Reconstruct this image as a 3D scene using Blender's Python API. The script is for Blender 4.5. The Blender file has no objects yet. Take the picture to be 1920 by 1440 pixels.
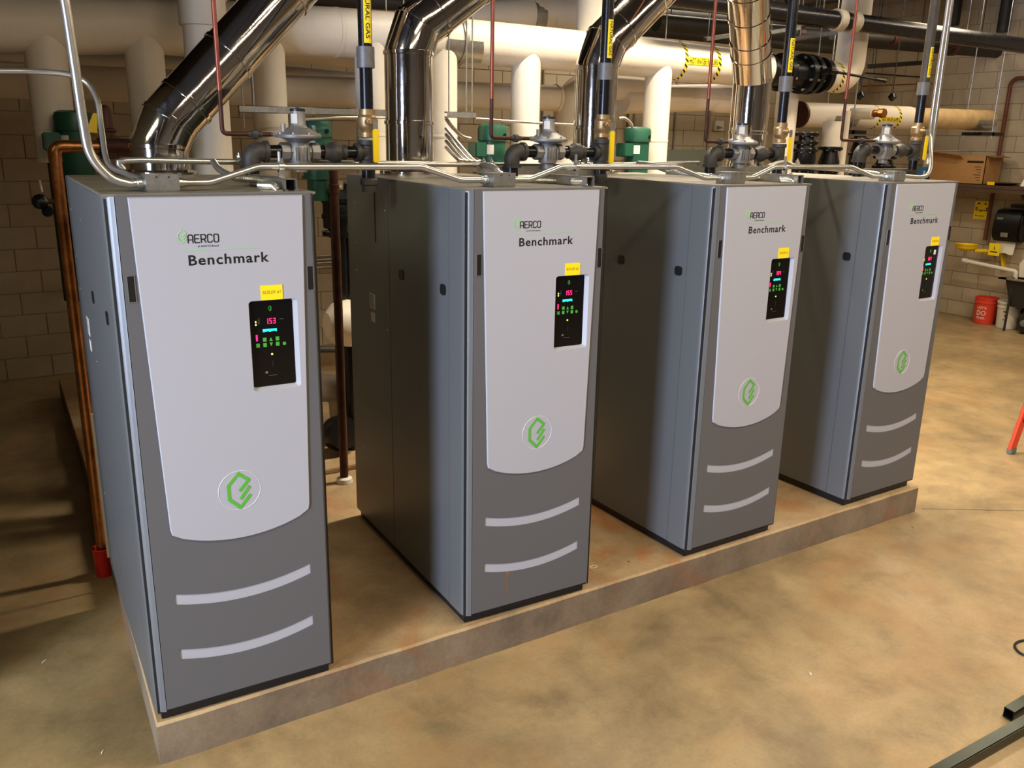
import bpy, bmesh, math, random
from mathutils import Vector, Matrix
import numpy as np
random.seed(7)
PI = math.pi
SC = bpy.context.scene
COL = SC.collection

# ------------------------------------------------------------------ camera
YAW, PITCH, ROLL = 0.56635552, -0.27426057, 0.01934374
FPX = 1630.46
CAM = Vector((-0.40548, -3.12720, 2.19951))
Fv = Vector((math.sin(YAW)*math.cos(PITCH), math.cos(YAW)*math.cos(PITCH), math.sin(PITCH)))
_r = Fv.cross(Vector((0, 0, 1))).normalized(); _u = _r.cross(Fv)
Rv = _r*math.cos(ROLL) + _u*math.sin(ROLL)
Uv = -_r*math.sin(ROLL) + _u*math.cos(ROLL)
cd = bpy.data.cameras.new('camera'); cam = bpy.data.objects.new('camera', cd); COL.objects.link(cam)
m = Matrix.Identity(4)
for i in range(3):
    m[i][0] = Rv[i]; m[i][1] = Uv[i]; m[i][2] = -Fv[i]; m[i][3] = CAM[i]
cam.matrix_world = m
cd.sensor_width = 36; cd.lens = 36*FPX/1920; cd.clip_start = 0.05; cd.clip_end = 60
SC.camera = cam

# ------------------------------------------------------------------ world, lights, exposure
SC.view_settings.view_transform = 'Standard'; SC.view_settings.look = 'None'
SC.view_settings.gamma = 1; SC.view_settings.use_curve_mapping = False
SC.view_settings.exposure = 0.0
w = bpy.data.worlds.new('world'); SC.world = w; w.use_nodes = True
w.node_tree.nodes['Background'].inputs[0].default_value = (0.50, 0.42, 0.32, 1)
w.node_tree.nodes['Background'].inputs[1].default_value = 0.04

def area(name, loc, target, sx, sy, power, color):
    l = bpy.data.lights.new(name, 'AREA'); l.shape = 'RECTANGLE'; l.size = sx; l.size_y = sy
    l.energy = power; l.color = color
    o = bpy.data.objects.new(name, l); COL.objects.link(o); o.location = loc
    o.rotation_euler = (Vector(target)-Vector(loc)).to_track_quat('-Z', 'Y').to_euler()
    return o
WARM = (1.0, 0.83, 0.60); WARMW = (1.0, 0.87, 0.68); COOL = (0.58, 0.69, 1.0)
area('ceiling_light_front', (3.9, -2.3, 4.25), (3.9, -2.3, 0), 6.2, 0.3, 260, WARM)
area('ceiling_light_aisle', (8.3, -0.6, 4.25), (8.3, -0.6, 0), 0.3, 4.0, 150, WARM)
hl = area('ceiling_light_header', (4.5, 1.6, 4.25), (4.5, 1.6, 0), 3.7, 0.25, 245, WARMW); hl.data.spread = math.radians(108)
area('ceiling_light_rear', (7.2, 4.9, 4.3), (7.2, 4.9, 0), 3.2, 0.25, 105, WARMW)
area('ceiling_light_far', (9.6, 2.2, 4.25), (9.6, 2.2, 0), 0.3, 2.4, 75, WARM)
dl = area('doorway_daylight', (-6.4, -3.7, 1.5), (2.0, -2.2, 1.0), 1.3, 2.4, 445, COOL); dl.data.spread = math.radians(110)
area('ceiling_light_near', (0.9, -4.6, 4.2), (0.9, -3.4, 0), 2.4, 0.3, 60, (1.0, 0.85, 0.68))
lf = area('ceiling_light_left', (-3.4, -1.9, 4.2), (-2.2, -2.2, 0), 1.3, 2.6, 225, (0.97, 0.95, 0.66)); lf.data.spread = math.radians(145)

# ------------------------------------------------------------------ pixel -> point helpers (photo is 1920 x 1440)
def _ray(u, v): return Fv + Rv*((u-960)/FPX) + Uv*((720-v)/FPX)
def PX(u, v, x): d = _ray(u, v); return CAM + d*((x-CAM.x)/d.x)
def PY(u, v, y): d = _ray(u, v); return CAM + d*((y-CAM.y)/d.y)
def PZ(u, v, z): d = _ray(u, v); return CAM + d*((z-CAM.z)/d.z)
def pix(p):
    d = Vector(p)-CAM; f = d.dot(Fv)
    return (960+FPX*d.dot(Rv)/f, 720-FPX*d.dot(Uv)/f, f)

# ------------------------------------------------------------------ materials
def lin(h):
    if isinstance(h, str):
        c = [int(h[i:i+2], 16)/255 for i in (0, 2, 4)]
    else: c = h
    return [x/12.92 if x <= .04045 else ((x+.055)/1.055)**2.4 for x in c]
MATS = {}
def mat(name, hexc, rough=.5, metal=0, var=.0, scale=8, bump=0, bscale=60, spec=.5, coords='Object', rvar=0, hex2=None, emit=None, estr=0, coat=0, bdist=.004):
    m = bpy.data.materials.new(name); m.use_nodes = True; nt = m.node_tree; N = nt.nodes; L = nt.links
    b = N['Principled BSDF']; c = lin(hexc)
    b.inputs['Base Color'].default_value = (*c, 1); b.inputs['Roughness'].default_value = rough
    b.inputs['Metallic'].default_value = metal; b.inputs['Specular IOR Level'].default_value = spec
    if coat: b.inputs['Coat Weight'].default_value = coat; b.inputs['Coat Roughness'].default_value = .15
    if emit:
        b.inputs['Emission Color'].default_value = (*lin(emit), 1); b.inputs['Emission Strength'].default_value = estr
    tc = N.new('ShaderNodeTexCoord')
    if var or hex2 or rvar:
        n = N.new('ShaderNodeTexNoise'); n.inputs['Scale'].default_value = scale; n.inputs['Detail'].default_value = 6
        n.inputs['Roughness'].default_value = .62
        L.new(tc.outputs[coords], n.inputs['Vector'])
        if var or hex2:
            r = N.new('ShaderNodeValToRGB'); c2 = lin(hex2) if hex2 else [x*(1-var) for x in c]
            c1 = c if hex2 else [min(1, x*(1+var*.5)) for x in c]
            r.color_ramp.elements[0].position = .35; r.color_ramp.elements[1].position = .68
            r.color_ramp.elements[0].color = (*c2, 1); r.color_ramp.elements[1].color = (*c1, 1)
            L.new(n.outputs['Fac'], r.inputs['Fac']); L.new(r.outputs['Color'], b.inputs['Base Color'])
        if rvar:
            mr = N.new('ShaderNodeMapRange'); mr.inputs['To Min'].default_value = max(0.02, rough-rvar); mr.inputs['To Max'].default_value = rough+rvar
            L.new(n.outputs['Fac'], mr.inputs['Value']); L.new(mr.outputs['Result'], b.inputs['Roughness'])
    if bump:
        n2 = N.new('ShaderNodeTexNoise'); n2.inputs['Scale'].default_value = bscale; n2.inputs['Detail'].default_value = 4
        L.new(tc.outputs[coords], n2.inputs['Vector'])
        bp = N.new('ShaderNodeBump'); bp.inputs['Strength'].default_value = bump; bp.inputs['Distance'].default_value = bdist
        L.new(n2.outputs['Fac'], bp.inputs['Height']); L.new(bp.outputs['Normal'], b.inputs['Normal'])
    MATS[name] = m; return m

def concrete(name, stops, rough, rust=None, rust_amt=.0, bump=.15):
    """stained concrete: large soft patches, mid mottling, fine grain, a few dark specks"""
    m = bpy.data.materials.new(name); m.use_nodes = True; nt = m.node_tree; N = nt.nodes; L = nt.links
    b = N['Principled BSDF']; tc = N.new('ShaderNodeTexCoord'); co = tc.outputs['Object']
    def noise(s, d=5, dist=0, r=.6):
        n = N.new('ShaderNodeTexNoise'); n.inputs['Scale'].default_value = s; n.inputs['Detail'].default_value = d
        n.inputs['Distortion'].default_value = dist; n.inputs['Roughness'].default_value = r
        L.new(co, n.inputs['Vector']); return n.outputs['Fac']
    def ramp(f, st):
        r = N.new('ShaderNodeValToRGB'); e = r.color_ramp.elements
        while len(e) < len(st): e.new(.5)
        for i, (p, c) in enumerate(st): e[i].position = p; e[i].color = (*(lin(c) if isinstance(c, str) else (c, c, c)), 1)
        L.new(f, r.inputs['Fac']); return r.outputs['Color']
    def mix(fac, a, c, mode='MIX', v=1):
        x = N.new('ShaderNodeMix'); x.data_type = 'RGBA'; x.blend_type = mode
        if isinstance(fac, float): x.inputs['Factor'].default_value = fac
        else: L.new(fac, x.inputs['Factor'])
        L.new(a, x.inputs['A']); L.new(c, x.inputs['B']); return x.outputs['Result']
    base = ramp(noise(1.1, 8, .15, .66), stops)
    mott = ramp(noise(4.3, 9, .25, .70), [(.28, .66), (.5, .95), (.74, 1.10)])
    c = mix(1.0, base, mott, 'MULTIPLY')
    fine = ramp(noise(60, 3, 0, .7), [(.3, .90), (.7, 1.06)])
    c = mix(1.0, c, fine, 'MULTIPLY')
    if rust:
        rn = ramp(noise(1.7, 6, .8, .6), [(.52, 0.0), (.70, rust_amt)])
        rc = N.new('ShaderNodeRGB'); rc.outputs[0].default_value = (*lin(rust), 1)
        c = mix(rn, c, rc.outputs[0], 'MIX')
    vn = N.new('ShaderNodeTexVoronoi'); vn.inputs['Scale'].default_value = 3.1; L.new(co, vn.inputs['Vector'])
    sp = ramp(vn.outputs['Distance'], [(.018, .35), (.035, 1.0)])
    c = mix(1.0, c, sp, 'MULTIPLY')
    L.new(c, b.inputs['Base Color'])
    mr = N.new('ShaderNodeMapRange'); mr.inputs['To Min'].default_value = rough-.12; mr.inputs['To Max'].default_value = rough+.15
    L.new(noise(2.3, 6, .5), mr.inputs['Value']); L.new(mr.outputs['Result'], b.inputs['Roughness'])
    bp = N.new('ShaderNodeBump'); bp.inputs['Strength'].default_value = bump; bp.inputs['Distance'].default_value = .006
    L.new(noise(25, 6), bp.inputs['Height']); L.new(bp.outputs['Normal'], b.inputs['Normal'])
    MATS[name] = m; return m

M = {}
M['floor'] = concrete('floor_concrete', [(.30, '7C6A4C'), (.47, '99835E'), (.60, 'AB926A'), (.75, 'B59C7A')], .42, 'A87848', .35)
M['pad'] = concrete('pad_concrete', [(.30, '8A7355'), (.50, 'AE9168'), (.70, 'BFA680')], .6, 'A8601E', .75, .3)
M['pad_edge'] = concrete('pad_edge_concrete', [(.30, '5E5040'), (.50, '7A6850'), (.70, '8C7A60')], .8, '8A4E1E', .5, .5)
M['block'] = mat('painted_block', 'AE9E84', .6, var=.10, scale=3, bump=.25, bscale=90)
M['mortar'] = mat('block_mortar', '978869', .8, bump=.2)
M['plain_wall'] = mat('plain_wall', '6A645A', .8)
M['ceiling'] = mat('ceiling_deck', '2E2923', .85, var=.3)
M['steel_dark'] = mat('joist_paint', '2A2622', .6, var=.3)
M['grey'] = mat('boiler_grey_paint', '5F5F60', .45, 0.15, bump=.12, bscale=900, spec=.5, bdist=.001)
M['greyside'] = mat('boiler_side_paint', '686A69', .38, 0.2, bump=.12, bscale=900, bdist=.001)
M['topgrey'] = mat('boiler_top_paint', '7A7468', .5, 0.1, var=.1)
M['light'] = mat('boiler_light_panel', 'A4A4A9', .45, bump=.06, bscale=900, bdist=.001)
M['gap'] = mat('dark_gap_fill', '151517', .7)  # near-black behind panel gaps, in the slot and floor joint
M['black'] = mat('black_plastic', '141416', .4)
M['screen'] = mat('black_glass', '0A0A0B', .12)
M['text'] = mat('black_print', '0D0D11', .5)
M['green_mark'] = mat('green_print', '52A636', .5)
M['green_pale'] = mat('pale_green_print', '8DC982', .5)
M['green_dim'] = mat('dim_green_button', '3E8E34', .5, emit='3E9A34', estr=.25)
M['ringl'] = mat('debossed_ring', 'BDBBBE', .4)
M['red_led'] = mat('red_led', 'FF2060', .5, emit='FF1A5A', estr=3.0)
M['cyan_led'] = mat('cyan_led', '20E0E0', .5, emit='20E0E0', estr=1.6)
M['yellow_led'] = mat('yellow_led', 'FFE070', .5, emit='FFE070', estr=2.2)
M['green_led'] = mat('green_led', 'D0FF60', .5, emit='C8FF50', estr=2.5)
M['yellow'] = mat('yellow_plastic', 'EEC914', .45)
M['yellow_b'] = mat('yellow_vinyl', 'F4D81C', .4)
M['yellow_txt'] = mat('engraved_brown_text', '9C7C12', .5)
M['chrome'] = mat('polished_stainless', 'D6D0C8', .09, 1.0, rvar=.05, scale=14, bump=.12, bscale=7, bdist=.01)
M['galv'] = mat('galvanised_steel', 'B6B4AC', .34, .85, var=.18, scale=40)
M['emt'] = mat('conduit_steel', 'C6C2B8', .28, .85, var=.08, scale=20)
M['zinc'] = mat('zinc_clamp', 'D8D6D0', .25, .9)
M['alum'] = mat('cast_aluminium', '8C8A87', .5, .6, bump=.3, bscale=300, bdist=.001)
M['black_iron'] = mat('black_iron_fitting', '43403C', .55, .35, var=.35, scale=20, bump=.35, bscale=260, bdist=.002)
M['black_pipe'] = mat('black_lacquered_pipe', '101014', .28, .2, rvar=.1, scale=15)
M['grey_coupling'] = mat('grey_coupling', '6E6C6A', .5, .4, var=.15, scale=30)
M['brass'] = mat('brass_valve', 'A88C62', .45, .7, var=.3, scale=22)
M['copper'] = mat('copper_pipe', 'B87844', .34, .9, var=.45, scale=9, rvar=.12)
M['copper_dark'] = mat('dull_copper', '4C2C20', .5, .55, var=.4, scale=12)
M['copper_red'] = mat('reddish_copper_tube', '96503E', .38, .6, var=.35, scale=10)
M['rust_pipe'] = mat('red_primer_pipe', '6A3A28', .6, .2)
M['white'] = mat('white_pipe_jacket', 'DDD3C2', .5, var=.06, scale=3, bump=.3, bscale=9, bdist=.012)
M['paper'] = mat('kraft_jacket', 'B99C6C', .7, var=.22, scale=7, bump=.3, bscale=12, bdist=.01)
M['ppl'] = mat('white_plastic', 'D8D2C4', .45)
M['green'] = mat('green_motor_paint', '1B4E3A', .42, .1, var=.12, scale=12)
M['cast_black'] = mat('black_cast_iron', '0E0F11', .3, .3, bump=.2, bscale=80)
M['red'] = mat('red_plastic', 'D02420', .4)
M['redb'] = mat('orange_red_bucket', 'D8402A', .45)
M['orange'] = mat('orange_fibreglass', 'E2482A', .5)
M['card'] = mat('cardboard', 'A87C4A', .8, var=.08, scale=10)
M['card_in'] = mat('cardboard_inside', '8A6238', .8)
M['wood'] = mat('dark_shelf_wood', '4E382A', .6, var=.3, scale=5)
M['sink'] = mat('dark_tub_plastic', '26241F', .6)
M['dgrey'] = mat('panel_grey_green', '6C7264', .55)
M['wcard'] = mat('white_paper', 'D9D4C8', .7)
M['blue'] = mat('blue_packet', '3A7AB4', .5)
M['tubeblk'] = mat('glossy_dark_steel', '262C25', .2, .7, rvar=.05)
M['rubber'] = mat('black_rubber', '19181A', .6)

# ------------------------------------------------------------------ mesh builder
class MB:
    def __init__(s): s.v = []; s.f = []; s.mi = []
    def add(s, vs, fs, mi=0):
        o = len(s.v); s.v += [tuple(x) for x in vs]; s.f += [tuple(o+i for i in f) for f in fs]; s.mi += [mi]*len(fs)
        return s
    def box(s, x0, y0, z0, x1, y1, z1, mi=0, rot=None, c=None):
        vs = [(x, y, z) for x in (x0, x1) for y in (y0, y1) for z in (z0, z1)]
        fs = [(0, 1, 3, 2), (4, 6, 7, 5), (0, 4, 5, 1), (2, 3, 7, 6), (0, 2, 6, 4), (1, 5, 7, 3)]
        if rot is not None:
            c = Vector(c) if c is not None else Vector(((x0+x1)/2, (y0+y1)/2, (z0+z1)/2))
            vs = [rot @ (Vector(v)-c)+c for v in vs]
        return s.add(vs, fs, mi)
    def beam(s, a, b, w, h, up=(0, 0, 1), mi=0):
        a = Vector(a); b = Vector(b); d = (b-a).normalized(); up = Vector(up)
        if abs(d.dot(up)) > .97: up = Vector((0, 1, 0))
        sx = d.cross(up).normalized()*w/2; sz = sx.cross(d).normalized()*h/2
        vs = [p+i*sx+j*sz for p in (a, b) for i, j in ((-1, -1), (1, -1), (1, 1), (-1, 1))]
        return s.add(vs, [(0, 3, 2, 1), (4, 5, 6, 7), (0, 1, 5, 4), (1, 2, 6, 5), (2, 3, 7, 6), (3, 0, 4, 7)], mi)
    def channel(s, a, b, w, h, t=.004, up=(0, 0, 1), mi=0):
        """strut channel: back + two sides + lips, open along -up"""
        a = Vector(a); b = Vector(b); d = (b-a).normalized(); up = Vector(up)
        sx = d.cross(up).normalized(); sz = sx.cross(d).normalized()
        def bm_(ox, oz, ww, hh):
            s.beam(a+sx*ox+sz*oz, b+sx*ox+sz*oz, ww, hh, up, mi)
        bm_(0, h/2-t/2, w, t); bm_(w/2-t/2, 0, t, h); bm_(-w/2+t/2, 0, t, h)
        bm_(w/2-w*.11, -h/2+t/2, w*.22, t); bm_(-w/2+w*.11, -h/2+t/2, w*.22, t)
        return s
    def tube(s, pts, r, seg=16, caps=True, mi=0, r2=None):
        pts = [Vector(p) for p in pts]; n = len(pts)
        rs = r if isinstance(r, (list, tuple)) else [r]*n
        T = []
        for i in range(n):
            a = pts[max(i-1, 0)]; b = pts[min(i+1, n-1)]
            if 0 < i < n-1:
                t = (pts[i]-a).normalized()+(b-pts[i]).normalized()
            else: t = b-a
            T.append(t.normalized())
        ref = Vector((0, 0, 1)) if abs(T[0].z) < .9 else Vector((1, 0, 0))
        nx = T[0].cross(ref).normalized(); vs = []
        for i in range(n):
            nx = (nx - T[i]*nx.dot(T[i])).normalized(); ny = T[i].cross(nx)
            k = 1.0
            if 0 < i < n-1:   # mitre
                dd = (pts[i]-pts[i-1]).normalized(); axis = dd.cross((pts[i+1]-pts[i]).normalized())
                co = max(.5, T[i].dot(dd)); k = 1/co
                if axis.length > 1e-5:
                    axis.normalize(); out = axis.cross(T[i]).normalized()
                else: out = None
            else: out = None
            for j in range(seg):
                a = 2*PI*j/seg; o = (nx*math.cos(a)+ny*math.sin(a))*rs[i]
                if out is not None: o = o + out*(o.dot(out))*(k-1)
                vs.append(pts[i]+o)
        fs = [(i*seg+j, i*seg+(j+1) % seg, (i+1)*seg+(j+1) % seg, (i+1)*seg+j) for i in range(n-1) for j in range(seg)]
        if caps: fs += [tuple(reversed(range(seg))), tuple((n-1)*seg+j for j in range(seg))]
        return s.add(vs, fs, mi)
    def lathe(s, prof, c, axis=(0, 0, 1), seg=24, mi=0, caps=True, ref=None):
        """prof: [(radius, distance along axis)]"""
        c = Vector(c); ax = Vector(axis).normalized()
        ref = Vector(ref) if ref is not None else (Vector((0, 0, 1)) if abs(ax.z) < .9 else Vector((1, 0, 0)))
        nx = ax.cross(ref).normalized(); ny = ax.cross(nx); vs = []
        for r, h in prof:
            for j in range(seg):
                a = 2*PI*j/seg; vs.append(c+ax*h+(nx*math.cos(a)+ny*math.sin(a))*max(r, 1e-4))
        n = len(prof)
        fs = [(i*seg+j, i*seg+(j+1) % seg, (i+1)*seg+(j+1) % seg, (i+1)*seg+j) for i in range(n-1) for j in range(seg)]
        if caps: fs += [tuple(reversed(range(seg))), tuple((n-1)*seg+j for j in range(seg))]
        return s.add(vs, fs, mi)
    def sheet(s, fn, nu, nv, th, mi=0):
        """thick curved sheet, fn(u,v)->(point, normal)"""
        A = []; B = []
        for i in range(nu+1):
            for j in range(nv+1):
                p, n = fn(i/nu, j/nv); A.append(Vector(p)); B.append(Vector(p)+Vector(n)*th)
        q = lambda i, j: i*(nv+1)+j
        K = len(A); fs = []
        for i in range(nu):
            for j in range(nv):
                fs.append((q(i, j), q(i, j+1), q(i+1, j+1), q(i+1, j))); fs.append((K+q(i, j), K+q(i+1, j), K+q(i+1, j+1), K+q(i, j+1)))
        for i in range(nu):
            fs.append((q(i, 0), q(i+1, 0), K+q(i+1, 0), K+q(i, 0))); fs.append((q(i, nv), K+q(i, nv), K+q(i+1, nv), q(i+1, nv)))
        for j in range(nv):
            fs.append((q(0, j), K+q(0, j), K+q(0, j+1), q(0, j+1))); fs.append((q(nu, j), q(nu, j+1), K+q(nu, j+1), K+q(nu, j)))
        return s.add(A+B, fs, mi)
    def poly(s, pts, y0, y1, plane='xz', mi=0):
        """closed polygon in plane, extruded from y0 to y1 along the third axis"""
        n = len(pts)
        def P(a, b, d): return {'xz': (a, d, b), 'xy': (a, b, d), 'yz': (d, a, b)}[plane]
        vs = [P(a, b, y0) for a, b in pts]+[P(a, b, y1) for a, b in pts]
        fs = [tuple(range(n)), tuple(reversed(range(n, 2*n)))]+[(i, n+i, n+(i+1) % n, (i+1) % n) for i in range(n)]
        return s.add(vs, fs, mi)
    def holed(s, outer, holes, y0, y1, mi=0):
        """prism in the xz plane with holes"""
        bm = bmesh.new(); loops = [outer]+holes; es = []
        for lp in loops:
            vv = [bm.verts.new((a, y0, b)) for a, b in lp]
            es += [bm.edges.new((vv[i], vv[(i+1) % len(vv)])) for i in range(len(vv))]
        bmesh.ops.triangle_fill(bm, use_beauty=True, use_dissolve=False, edges=es, normal=(0, -1, 0))
        bm.verts.index_update(); vs = [v.co.copy() for v in bm.verts]; tris = [[v.index for v in f.verts] for f in bm.faces]
        bm.free(); n = len(vs)
        vs2 = [(v.x, y1, v.z) for v in vs]; fs = []
        for t in tris:
            a, b, c = [vs[i] for i in t]
            if (b-a).cross(c-a).y > 0: t = t[::-1]
            fs.append(tuple(t)); fs.append(tuple(n+i for i in reversed(t)))
        o = 0
        for lp in loops:
            k = len(lp)
            for i in range(k): fs.append((o+i, o+(i+1) % k, n+o+(i+1) % k, n+o+i))
            o += k
        return s.add(list(vs)+vs2, fs, mi)
    def build(s, name, mats, parent=None, root=None, bevel=0, smooth=35, kind=None):
        me = bpy.data.meshes.new(name)
        off = Vector((0, 0, 0)); loc = None
        if parent is None:
            xs = np.array(s.v); lo = xs.min(0); hi = xs.max(0); off = Vector(((lo[0]+hi[0])/2, (lo[1]+hi[1])/2, lo[2])); loc = off
        elif root == 'local': pass
        else:
            r = parent
            while r.parent: r = r.parent
            off = Vector(r.location)
        me.from_pydata([tuple(Vector(v)-off) for v in s.v], [], s.f)
        if not isinstance(mats, (list, tuple)): mats = [mats]
        for q in mats: me.materials.append(q)
        for p, i in zip(me.polygons, s.mi): p.material_index = i
        bm = bmesh.new(); bm.from_mesh(me)
        bmesh.ops.remove_doubles(bm, verts=bm.verts, dist=1e-6)
        bmesh.ops.recalc_face_normals(bm, faces=bm.faces)
        if bevel:
            ed = [e for e in bm.edges if len(e.link_faces) == 2 and e.calc_face_angle(0) > .9]
            bmesh.ops.bevel(bm, geom=ed, offset=bevel, segments=2, affect='EDGES', clamp_overlap=True)
        bm.to_mesh(me); bm.free()
        if smooth:
            me.shade_smooth(); me.set_sharp_from_angle(angle=math.radians(smooth))
        o = bpy.data.objects.new(name, me); COL.objects.link(o)
        if loc is not None: o.location = loc
        if parent is not None: o.parent = parent
        if kind: o['kind'] = kind
        return o

def thing(name, label, cat, loc, rz=0, group=None):
    o = bpy.data.objects.new(name, None); COL.objects.link(o); o.empty_display_size = .1
    o.location = loc; o.rotation_euler = (0, 0, rz); o['label'] = label; o['category'] = cat
    if group: o['group'] = group
    return o
def tag(o, label, cat, group=None, kind=None):
    o['label'] = label; o['category'] = cat
    if group: o['group'] = group
    if kind: o['kind'] = kind
    return o
def copy_tree(o, parent=None):
    c = o.copy(); COL.objects.link(c); c.parent = parent
    for ch in list(o.children): copy_tree(ch, c)
    return c

def fil(pts, r, n=6):
    """round the corners of a path"""
    pts = [Vector(p) for p in pts]; out = [pts[0]]
    for i in range(1, len(pts)-1):
        a, b, c = pts[i-1], pts[i], pts[i+1]; d1 = (a-b); d2 = (c-b)
        ang = d1.angle(d2); half = ang/2
        if ang > PI-.02: out.append(b); continue
        t = min(r/math.tan(half), d1.length*.48, d2.length*.48); rr = t*math.tan(half)
        d1.normalize(); d2.normalize(); p0 = b+d1*t; p1 = b+d2*t
        cen = b+(d1+d2).normalized()*(rr/math.sin(half)); v0 = p0-cen; v1 = p1-cen; om = v0.angle(v1)
        for k in range(n+1):
            f = k/n; out.append(cen+(v0*math.sin((1-f)*om)+v1*math.sin(f*om))/math.sin(om))
    out.append(pts[-1]); return out
def smoothp(pts, n=6):
    """catmull-rom"""
    P = [Vector(p) for p in pts]; P = [P[0]*2-P[1]]+P+[P[-1]*2-P[-2]]; out = []
    for i in range(1, len(P)-2):
        for k in range(n):
            t = k/n; a, b, c, d = P[i-1:i+3]
            out.append(.5*((2*b)+(-a+c)*t+(2*a-5*b+4*c-d)*t*t+(-a+3*b-3*c+d)*t**3))
    out.append(P[-2]); return out
def rrect(x0, z0, x1, z1, r, n=5):
    out = []
    for cx, cz, a0 in ((x1-r, z1-r, 0), (x0+r, z1-r, 90), (x0+r, z0+r, 180), (x1-r, z0+r, 270)):
        for k in range(n+1):
            a = math.radians(a0+90*k/n); out.append((cx+r*math.cos(a), cz+r*math.sin(a)))
    return out

_tc = {}
def text(name, string, mt, parent, x0, z0, width, height, y=-.001, rot=None, shear=0, th=.0006, offset=0, sp=1.0):
    """lettering facing -y: lower-left at (x0,z0), scaled to width x height (parent-local). rot: Matrix applied afterwards"""
    cu = bpy.data.curves.new(name, 'FONT'); cu.body = string; cu.size = 1; cu.extrude = 0; cu.shear = shear; cu.offset = offset
    cu.space_character = sp; cu.resolution_u = 3
    to = bpy.data.objects.new('t', cu); COL.objects.link(to)
    dg = bpy.context.evaluated_depsgraph_get(); me = bpy.data.meshes.new_from_object(to.evaluated_get(dg))
    bpy.data.objects.remove(to)
    xs = [v.co.x for v in me.vertices]; ys = [v.co.y for v in me.vertices]
    ax, bx, ay, by = min(xs), max(xs), min(ys), max(ys)
    for v in me.vertices:
        p = Vector((x0+(v.co.x-ax)/(bx-ax)*width, y, z0+(v.co.y-ay)/(by-ay)*height))
        v.co = rot @ p if rot is not None else p
    me.name = name; me.materials.clear(); me.materials.append(mt)
    o = bpy.data.objects.new(name, me); COL.objects.link(o); o.parent = parent
    return o

# ------------------------------------------------------------------ setting
ZF = -.184; ZC = 4.4; YB = 6.5; XR = 11.95; XL = -7.2; YF = -7.5
def struct(mb, name, mt, **k): o = mb.build(name, mt, kind='structure', **k); return o
struct(MB().box(XL, YF, ZF-.2, XR+.3, YB+.3, ZF), 'floor', M['floor'], smooth=0)
struct(MB().box(XL, YF, ZC, XR+.3, YB+.3, ZC+.15), 'ceiling', M['ceiling'], smooth=0)
struct(MB().box(-1.15, .58, ZF, -1.0, YB+.004, ZC), 'unseen_light_blocker', M['plain_wall'], smooth=0)  # unseen slab added left of the view to block light to the rear
wb = struct(MB().box(XL, YB+.006, ZF, XR+.2, YB+.2, ZC), 'wall_back', M['mortar'], smooth=0)
wr = struct(MB().box(XR+.006, YF, ZF, XR+.2, YB, ZC), 'wall_right', M['mortar'], smooth=0)
struct(MB().box(XL-.2, YF, ZF, XL, YB+.2, ZC), 'wall_left', M['plain_wall'], smooth=0)
struct(MB().box(XL-.2, YF-.2, ZF, XR+.3, YF, ZC), 'wall_front', M['plain_wall'], smooth=0)
# block courses: 0.405 x 0.213 m, raked joints; the ones that show largest are parts, the rest one joined part
BW, BH = .405, .2125
def blocks(wall, plane, a0, a1):
    cells = []
    for r in range(int((ZC-ZF)/BH)+1):
        z0 = ZF+r*BH; z1 = min(z0+BH, ZC)
        if z1-z0 < .05: continue
        a = a0-(r % 2)*BW/2
        while a < a1:
            b0 = max(a, a0); b1 = min(a+BW, a1)
            if b1-b0 > .05: cells.append((b0, b1, z0, z1))
            a += BW
    def score(c):
        p = ((c[0]+c[1])/2, YB, (c[2]+c[3])/2) if plane == 'y' else (XR, (c[0]+c[1])/2, (c[2]+c[3])/2)
        u, v, f = pix(p)
        if f < .5 or not (-40 < u < 1960 and -30 < v < 1470): return 1e9
        hid = 0
        if plane == 'y':
            if 330 < v < 700 and u > 210 and not 598 < u < 670: hid = 50
            if v < 330 and 1560 < u: hid = 40
        return f+hid
    cells.sort(key=score); rest = MB(); cache = {}
    J = .003
    def put(mb, c, o=(0, 0, 0)):
        a, b, z0, z1 = c
        if plane == 'y': mb.box(a+J-o[0], YB-.004-o[1], z0+J-o[2], b-J-o[0], YB+.01-o[1], z1-J-o[2])
        else: mb.box(XR-.004-o[0], a+J-o[1], z0+J-o[2], XR+.01-o[0], b-J-o[1], z1-J-o[2])
    for i, c in enumerate(cells):
        if i < 300:
            key = (round(c[1]-c[0], 3), round(c[3]-c[2], 3))
            base = (c[0], YB, c[2]) if plane == 'y' else (XR, c[0], c[2])
            if key not in cache:
                mb = MB(); put(mb, c, base); o = mb.build('block', M['block'], parent=wall, root='local', smooth=0, bevel=.003); cache[key] = o.data
            else:
                o = bpy.data.objects.new('block', cache[key]); COL.objects.link(o); o.parent = wall
            o.location = Vector(base)-Vector(wall.location)
        else: put(rest, c)
    if rest.v: rest.build('block_courses', M['block'], parent=wall, smooth=0, kind='stuff')
blocks(wb, 'y', -.99, XR)
blocks(wr, 'x', 1.0, YB-.012)

# ceiling joists and beam
for i, x in enumerate((-1.5, .4, 2.3, 4.2, 6.1, 8.0, 9.9)):
    mb = MB(); mb.box(x-.05, -5, ZC-.36, x+.05, YB, ZC-.33); mb.box(x-.05, -5, ZC-.04, x+.05, YB, ZC)
    y = -5.0
    while y < YB-.4:
        mb.beam((x, y, ZC-.34), (x, y+.25, ZC-.03), .02, .02, (1, 0, 0)); mb.beam((x, y+.25, ZC-.03), (x, y+.5, ZC-.34), .02, .02, (1, 0, 0)); y += .5
    mb.build('trim_%d' % (i+1), M['steel_dark'], kind='structure', smooth=0)

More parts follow.
